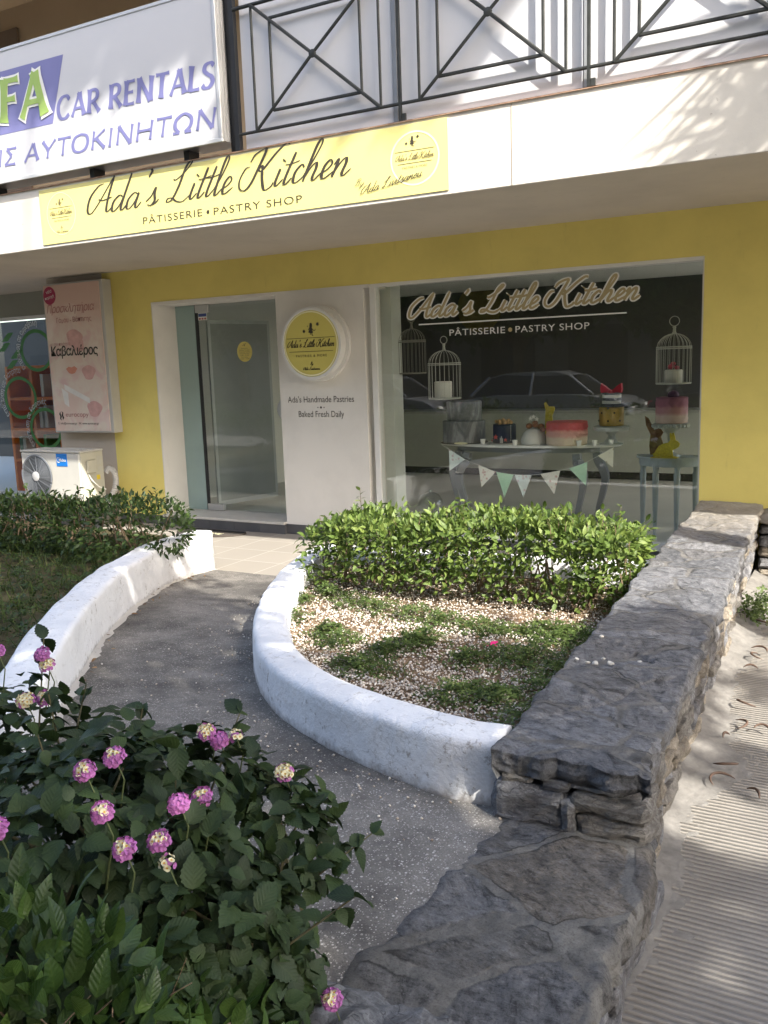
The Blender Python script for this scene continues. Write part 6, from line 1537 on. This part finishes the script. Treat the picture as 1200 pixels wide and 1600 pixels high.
# ------------------------------------------------------------------ street trees whose shade falls on the scene
S_ = np.array(SUN)
def down_to(p, axis, val):
    """where the sunlight passing p lands on the plane axis = val"""
    t = (p[axis] - val) / S_[axis]; return p - S_ * t
def kept_clear(p):
    """gaps in the crown: openings the light comes through"""
    f = down_to(p, 1, YB)
    top = 3.82 + .16 * n3(f[0], 0, 0, 1.8) if f[0] < -4.25 else 3.40 + .10 * n3(f[0], 0, 0, 1.5) if f[0] < -2.15 + .25 * math.sin(f[2] * 5) else 6.0
    if f[0] < -.2 and 2.60 < f[2] < top: return True
    if abs(f[0] + 5.55 - .32 * (f[2] - 3.9)) < .10 and 3.70 < f[2] < 4.25: return True   # the bright streak on the big sign
    if f[2] > 2.735: return False                                                       # stopped by the building
    g = down_to(p, 2, 0.0); j = .10 * n3(p[0], p[1], p[2], 2.5)
    if -7.8 < g[0] < -3.5 and -2.25 + j < g[1] < .4: return True                       # forecourt
    h = down_to(p, 2, .70)
    if -3.62 + j < h[0] < -.7 and -3.32 + j < h[1] < -2.0: return True                  # hedge
    b = down_to(p, 2, .25)
    if -3.25 < b[0] < -1.2 and -3.82 + .25 * math.sin(b[0] * 3.1) + j < b[1] < -3.1: return True
    w_ = down_to(p, 2, .50)
    if -1.45 < w_[0] < -.35 and -3.58 + j < w_[1] < -.2: return True                    # wall coping
    if -.68 < g[0] < 1.2 and -4.75 < g[1] < -.6 and n3(g[0], g[1], 0, 1.7) > -.10: return True
    a = down_to(p, 1, -1.08)
    if -8.4 < a[0] < -7.1 and .2 < a[2] < .75: return True
    for cx, cy, r in ((-3.23, -4.62, .13), (-2.86, -4.66, .15), (-4.33, -3.55, .08), (-4.25, -2.15, .28)):
        q = down_to(p, 2, .2)
        if (q[0] - cx) ** 2 + (q[1] - cy) ** 2 < (r + .05) ** 2: return True
    return False
ST = thing("street_tree", "tall broad leaved street tree standing on the pavement behind the viewpoint", "tree", (3.3, -8.3, 0))
LP = []; want = 27000; tries = 0
while len(LP) < want and tries < 260000:
    tries += 1; u = RNG.uniform()
    if u < .44: tgt = np.array((RNG.uniform(-4.6, 1.2), RNG.uniform(-7.9, -3.0), .3)); t = RNG.uniform(7.0, 9.6)
    elif u < .62: tgt = np.array((RNG.uniform(-8.5, -3.6), RNG.uniform(-6.5, -2.0), .4)); t = RNG.uniform(9.2, 11.0)
    else: tgt = np.array((RNG.uniform(-8.5, -1.9), YB, RNG.uniform(3.2, 5.6))); t = RNG.uniform(9.0, 11.5)
    p = tgt + S_ * t
    if n3(p[0], p[1], p[2], .8) < -.55: continue
    if kept_clear(p): continue
    LP.append(p)
LP = np.array(LP); N = len(LP)
scatter("crown", LEAF_T, LP, RNG.normal(0, 1, (N, 3)) + np.array((0, 0, -.3)), RNG.normal(0, .6, (N, 3)) + S_ * .8, RNG.uniform(.11, .20, N), m_leaf_tree, ST)
mb = MB(); mb.tube([(3.3, -8.3, -.1), (3.25, -8.2, 1.6), (3.4, -8.1, 3.4), (3.3, -7.8, 5.2)], [.24, .19, .17, .14], 12)
tips = LP[RNG.choice(N, 34, replace=False)]
for tpn in tips:
    b0 = np.array((3.35, -7.95, RNG.uniform(3.6, 5.2))); m_ = (b0 + tpn) / 2 + np.array((0, 0, .3))
    if kept_clear(m_) or kept_clear((m_ + tpn) / 2): continue
    mb.tube([tuple(b0), tuple(m_), tuple(tpn)], [.06, .04, .012], 6)
mb.build("trunk", m_bark, ST)
# palm at the corner, its fan leaves throw the spiky shade on the fascia
PT = thing("palm_tree", "fan palm beside the shop's right corner above the pavement", "tree", (1.75, -3.2, 0))
mb = MB(); mb.tube([(1.9, -3.3, -.05), (1.85, -3.25, 2.0), (1.75, -3.15, 4.3)], [.17, .15, .14], 12); mb.build("trunk", m_bark, PT)
mb = MB(); crown = np.array((1.75, -3.15, 4.4)); fans = []
for i in range(17):
    a = i * 2.4; el = rnd(-.35, .9)
    fans.append((np.array((math.cos(a) * math.cos(el), math.sin(a) * math.cos(el), math.sin(el))), rnd(.75, 1.1)))
for hx_, hz_, t_ in ((-.38, 3.02, 2.9), (-.15, 3.25, 2.7), (-.30, 3.45, 3.1), (-.55, 2.95, 3.0), (-.42, 2.88, 2.8), (-.2, 2.98, 3.2), (-.62, 2.98, 2.5), (-.45, 3.08, 2.6)):
    h0 = np.array((hx_, YB, hz_)) + S_ * t_; fans.append((unit(h0 - crown), float(np.linalg.norm(h0 - crown))))
st = MB(); FV = []; 
for d, L in fans:
    hub = crown + d * L + np.array((0, 0, -.12 * L))
    if down_to(hub, 1, YB)[2] < 2.84 + .06 * rnd(-1, 1): continue
    st.tube([tuple(crown), tuple(crown + d * L * .5 + np.array((0, 0, .04))), tuple(hub)], [.018, .013, .010], 5)
    side = unit(np.cross(d, np.array((0, 0, 1.0)))); upv = np.cross(side, d)
    for j in range(-10, 11):
        an = j * .19; v = unit(d * math.cos(an) + side * math.sin(an) + upv * rnd(-.10, .14)); Lb = rnd(.42, .62) * (1 - .15 * abs(j) / 13)
        wv = unit(np.cross(v, upv)) * .015; m1 = hub + v * Lb * .55; e = hub + v * Lb + np.array((0, 0, -.07))
        mb.add([tuple(hub - wv * .4), tuple(hub + wv * .4), tuple(m1 + wv), tuple(m1 - wv), tuple(e)], [(0, 1, 2, 3), (3, 2, 4)])
mb.build("fan_leaves", m_leaf_tree, PT); st.build("leaf_stalks", m_stem, PT)

# ------------------------------------------------------------------ across the street (seen mirrored in the glass)
OB = thing("apartment_block", "grey apartment block across the street, mirrored in the shop glass", "building", (-6, -24, 0))
mb = MB(); mb.box(-40, 26, -30, -23, -.1, 15); mb.build("wall", plaster("block_render", (.20, .19, .17), (.1, .1, .1), .3, .1), OB)
for fl_ in range(1):
    for i in range(20):
        mb = MB(); mb.box(-38 + i * 3.2, -36 + i * 3.2, -22.99, -22.95, .2, 2.7); mb.build("shutter", plain("block_shutter", (.05, .05, .055), .4), OB)
SHG = thing("street_hedge", "low dark hedge along the kerb, mirrored below the parked cars in the shop glass", "hedge", (-6, -11, 0))
N = 9000; P = np.stack([RNG.uniform(-22, 2.2, N), -11.2 + RNG.normal(0, .28, N), np.abs(RNG.normal(.34, .17, N))], 1); P[:, 2] += .10 * np.sin(P[:, 0] * 2.3) + .08 * np.sin(P[:, 0] * 5.9)
scatter("foliage", LEAF_H, P, RNG.normal(0, 1, (N, 3)), RNG.normal(0, 1, (N, 3)), RNG.uniform(.08, .15, N), m_leaf_dark, SHG)
mb = MB()
for x in np.linspace(-21.5, 1.8, 60): mb.tube([(x, -11.2, 0), (x + rnd(-.1, .1), -11.2 + rnd(-.1, .1), .4)], [.02, .008], 5)
mb.build("stems", m_twig, SHG)
def back_tree():
    t = thing("roadside_tree", "", "tree", (-4, -19, 0)); P, O = [], []
    for c, r, n in (((-4, -19, 4.2), (2.6, 1.8, 1.7), 1900), ((-5.2, -18.6, 3.2), (1.6, 1.3, 1.1), 800), ((-2.8, -19.2, 3.4), (1.7, 1.3, 1.2), 800)):
        d = unit(RNG.normal(0, 1, (n, 3))); s = RNG.uniform(.45, 1.05, (n, 1)); P.append(np.array(c) + np.array(r) * d * s)
    P = np.vstack(P); N = len(P)
    scatter("crown", LEAF_T, P, RNG.normal(0, 1, (N, 3)), RNG.normal(0, 1, (N, 3)), RNG.uniform(.25, .40, N), m_leaf_tree, t)
    mb = MB(); mb.tube([(-4, -19, 0), (-4.05, -19, 1.8), (-3.9, -19, 3.6)], [.2, .16, .1], 10)
    for dx in (-1, 1): mb.tube([(-4, -19, 1.9), (-4 + dx * 1.0, -18.9, 3.2)], [.1, .05], 8)
    mb.build("trunk", m_bark, t); return t
bt = back_tree(); TL = ["roadside tree across the street opposite the display window", "roadside tree across the street opposite the entrance door", "roadside tree across the street opposite the air conditioner", "roadside tree across the street beyond the stone wall corner", "roadside tree across the street at the far left end"]
for i, x in enumerate((-4.0, -9.5, -15.0, 1.5, -20.5)):
    o = bt if i == 0 else copy_tree(bt); o.location.x = x; o["label"] = TL[i]; o["group"] = "roadside trees across the street"
def make_car(label, paint):
    o = thing("parked_car", label, "car", (0, 0, 0), "cars parked along the kerb")
    side = [(-2.05, .32), (-2.08, .55), (-2.0, .78), (-1.75, .90), (-1.0, .98), (.95, .98), (1.75, .86), (2.02, .72), (2.10, .5), (2.06, .30), (1.68, .28)] + [(1.30 + .36 * math.cos(q), .30 + .36 * math.sin(q)) for q in np.linspace(0, math.pi, 10)] + [(.90, .24), (-.88, .24)] + [(-1.27 + .36 * math.cos(q), .30 + .36 * math.sin(q)) for q in np.linspace(0, math.pi, 10)] + [(-1.66, .28)]
    mb = MB(); m = len(side); vs = []
    for y, k_ in ((-.86, .965), (-.80, 1.0), (.80, 1.0), (.86, .965)):
        for x, z in side: vs.append((x * k_, y, .6 + (z - .6) * k_))
    fs = [tuple(range(m)), tuple(range(3 * m, 4 * m))[::-1]]
    for r in range(3): fs += [(r * m + i, (r + 1) * m + i, (r + 1) * m + (i + 1) % m, r * m + (i + 1) % m) for i in range(m)]
    mb.add(vs, fs)
    autosmooth(mb.build("body", paint, o), 30)
    cab = [(-1.72, .93), (-1.30, 1.36), (-.9, 1.46), (.25, 1.47), (.62, 1.38), (1.22, .95)]; mb = MB(); vs = [(x, -.78, z) for x, z in cab] + [(x, -.60 if z > 1.2 else -.76, z) for x, z in cab]; n = len(cab)
    vs = [(x, s * (.58 if z > 1.2 else .77), z) for s in (-1, 1) for x, z in cab]
    mb.add(vs, [tuple(range(n)), tuple(range(n, 2 * n))[::-1]] + [(i, i + n, i + n + 1, i + 1) for i in range(n - 1)]); autosmooth(mb.build("window_glass", plain("car_glass", (.02, .022, .025), .08), o), 25)
    mb = MB(); rf = [(-1.28, 1.365), (-.9, 1.468), (.25, 1.478), (.60, 1.39)]; vs = [(x, s * .59, z) for s in (-1, 1) for x, z in rf]
    mb.add(vs, [(i, i + 4, i + 5, i + 1) for i in range(3)] + [(0, 1, 2, 3), (7, 6, 5, 4)])
    for s in (-1, 1):
        mb.tube([(-.25, s * .775, .96), (-.22, s * .60, 1.46)], .03, 5).tube([(-1.70, s * .775, .95), (-1.28, s * .60, 1.38)], .04, 5).tube([(1.2, s * .775, .96), (.62, s * .60, 1.39)], .03, 5)
    mb.build("roof", paint, o)
    for x in (-1.27, 1.30):
        for s in (-1, 1):
            mb = MB(); mb.lathe([(.2, s * .66), (.31, s * .66), (.32, s * .70), (.32, s * .82), (.30, s * .85), (.2, s * .85)], (x, 0, .30), 28, 'Y'); wo = autosmooth(mb.build("wheel", plain("tyre", (.02, .02, .02), .9), o))
            mb = MB(); mb.lathe([(.001, s * .80), (.05, s * .855), (.20, s * .845), (.205, s * .80)], (x, 0, .30), 20, 'Y'); autosmooth(mb.build("rim", m_alu, wo))
    for s in (-1, 1):
        mb = MB(); mb.ellip((1.98, s * .62, .66), (.10, .17, .07), 10, 6); mb.build("headlight", m_whiteprint, o)
        mb = MB(); mb.ellip((-2.0, s * .66, .72), (.08, .14, .09), 10, 6); mb.build("tail_light", m_redbow, o)
    return o
def paint(name, c):
    k = NT(name); k.base(c).set(.3, .2); k.b.inputs["Coat Weight"].default_value = .6; return k.m
for lab, c, x, y, rz in (("silver car parked along the kerb, mirrored behind the display table", (.34, .35, .36), -6.6, -13.2, 0), ("white car parked farther along the street, mirrored at the window's left side", (.75, .75, .74), -13.6, -16.3, math.pi), ("dark car parked along the kerb, mirrored behind the gold cake", (.05, .055, .06), -2.2, -13.3, 0), ("grey car parked along the kerb, mirrored in the entrance door", (.22, .22, .23), -11.2, -13.2, 0)):
    cr = make_car(lab, paint(lab.split()[0] + "_paint", c)); cr.location = (x, y, -.12); cr.rotation_euler = (0, 0, rz)
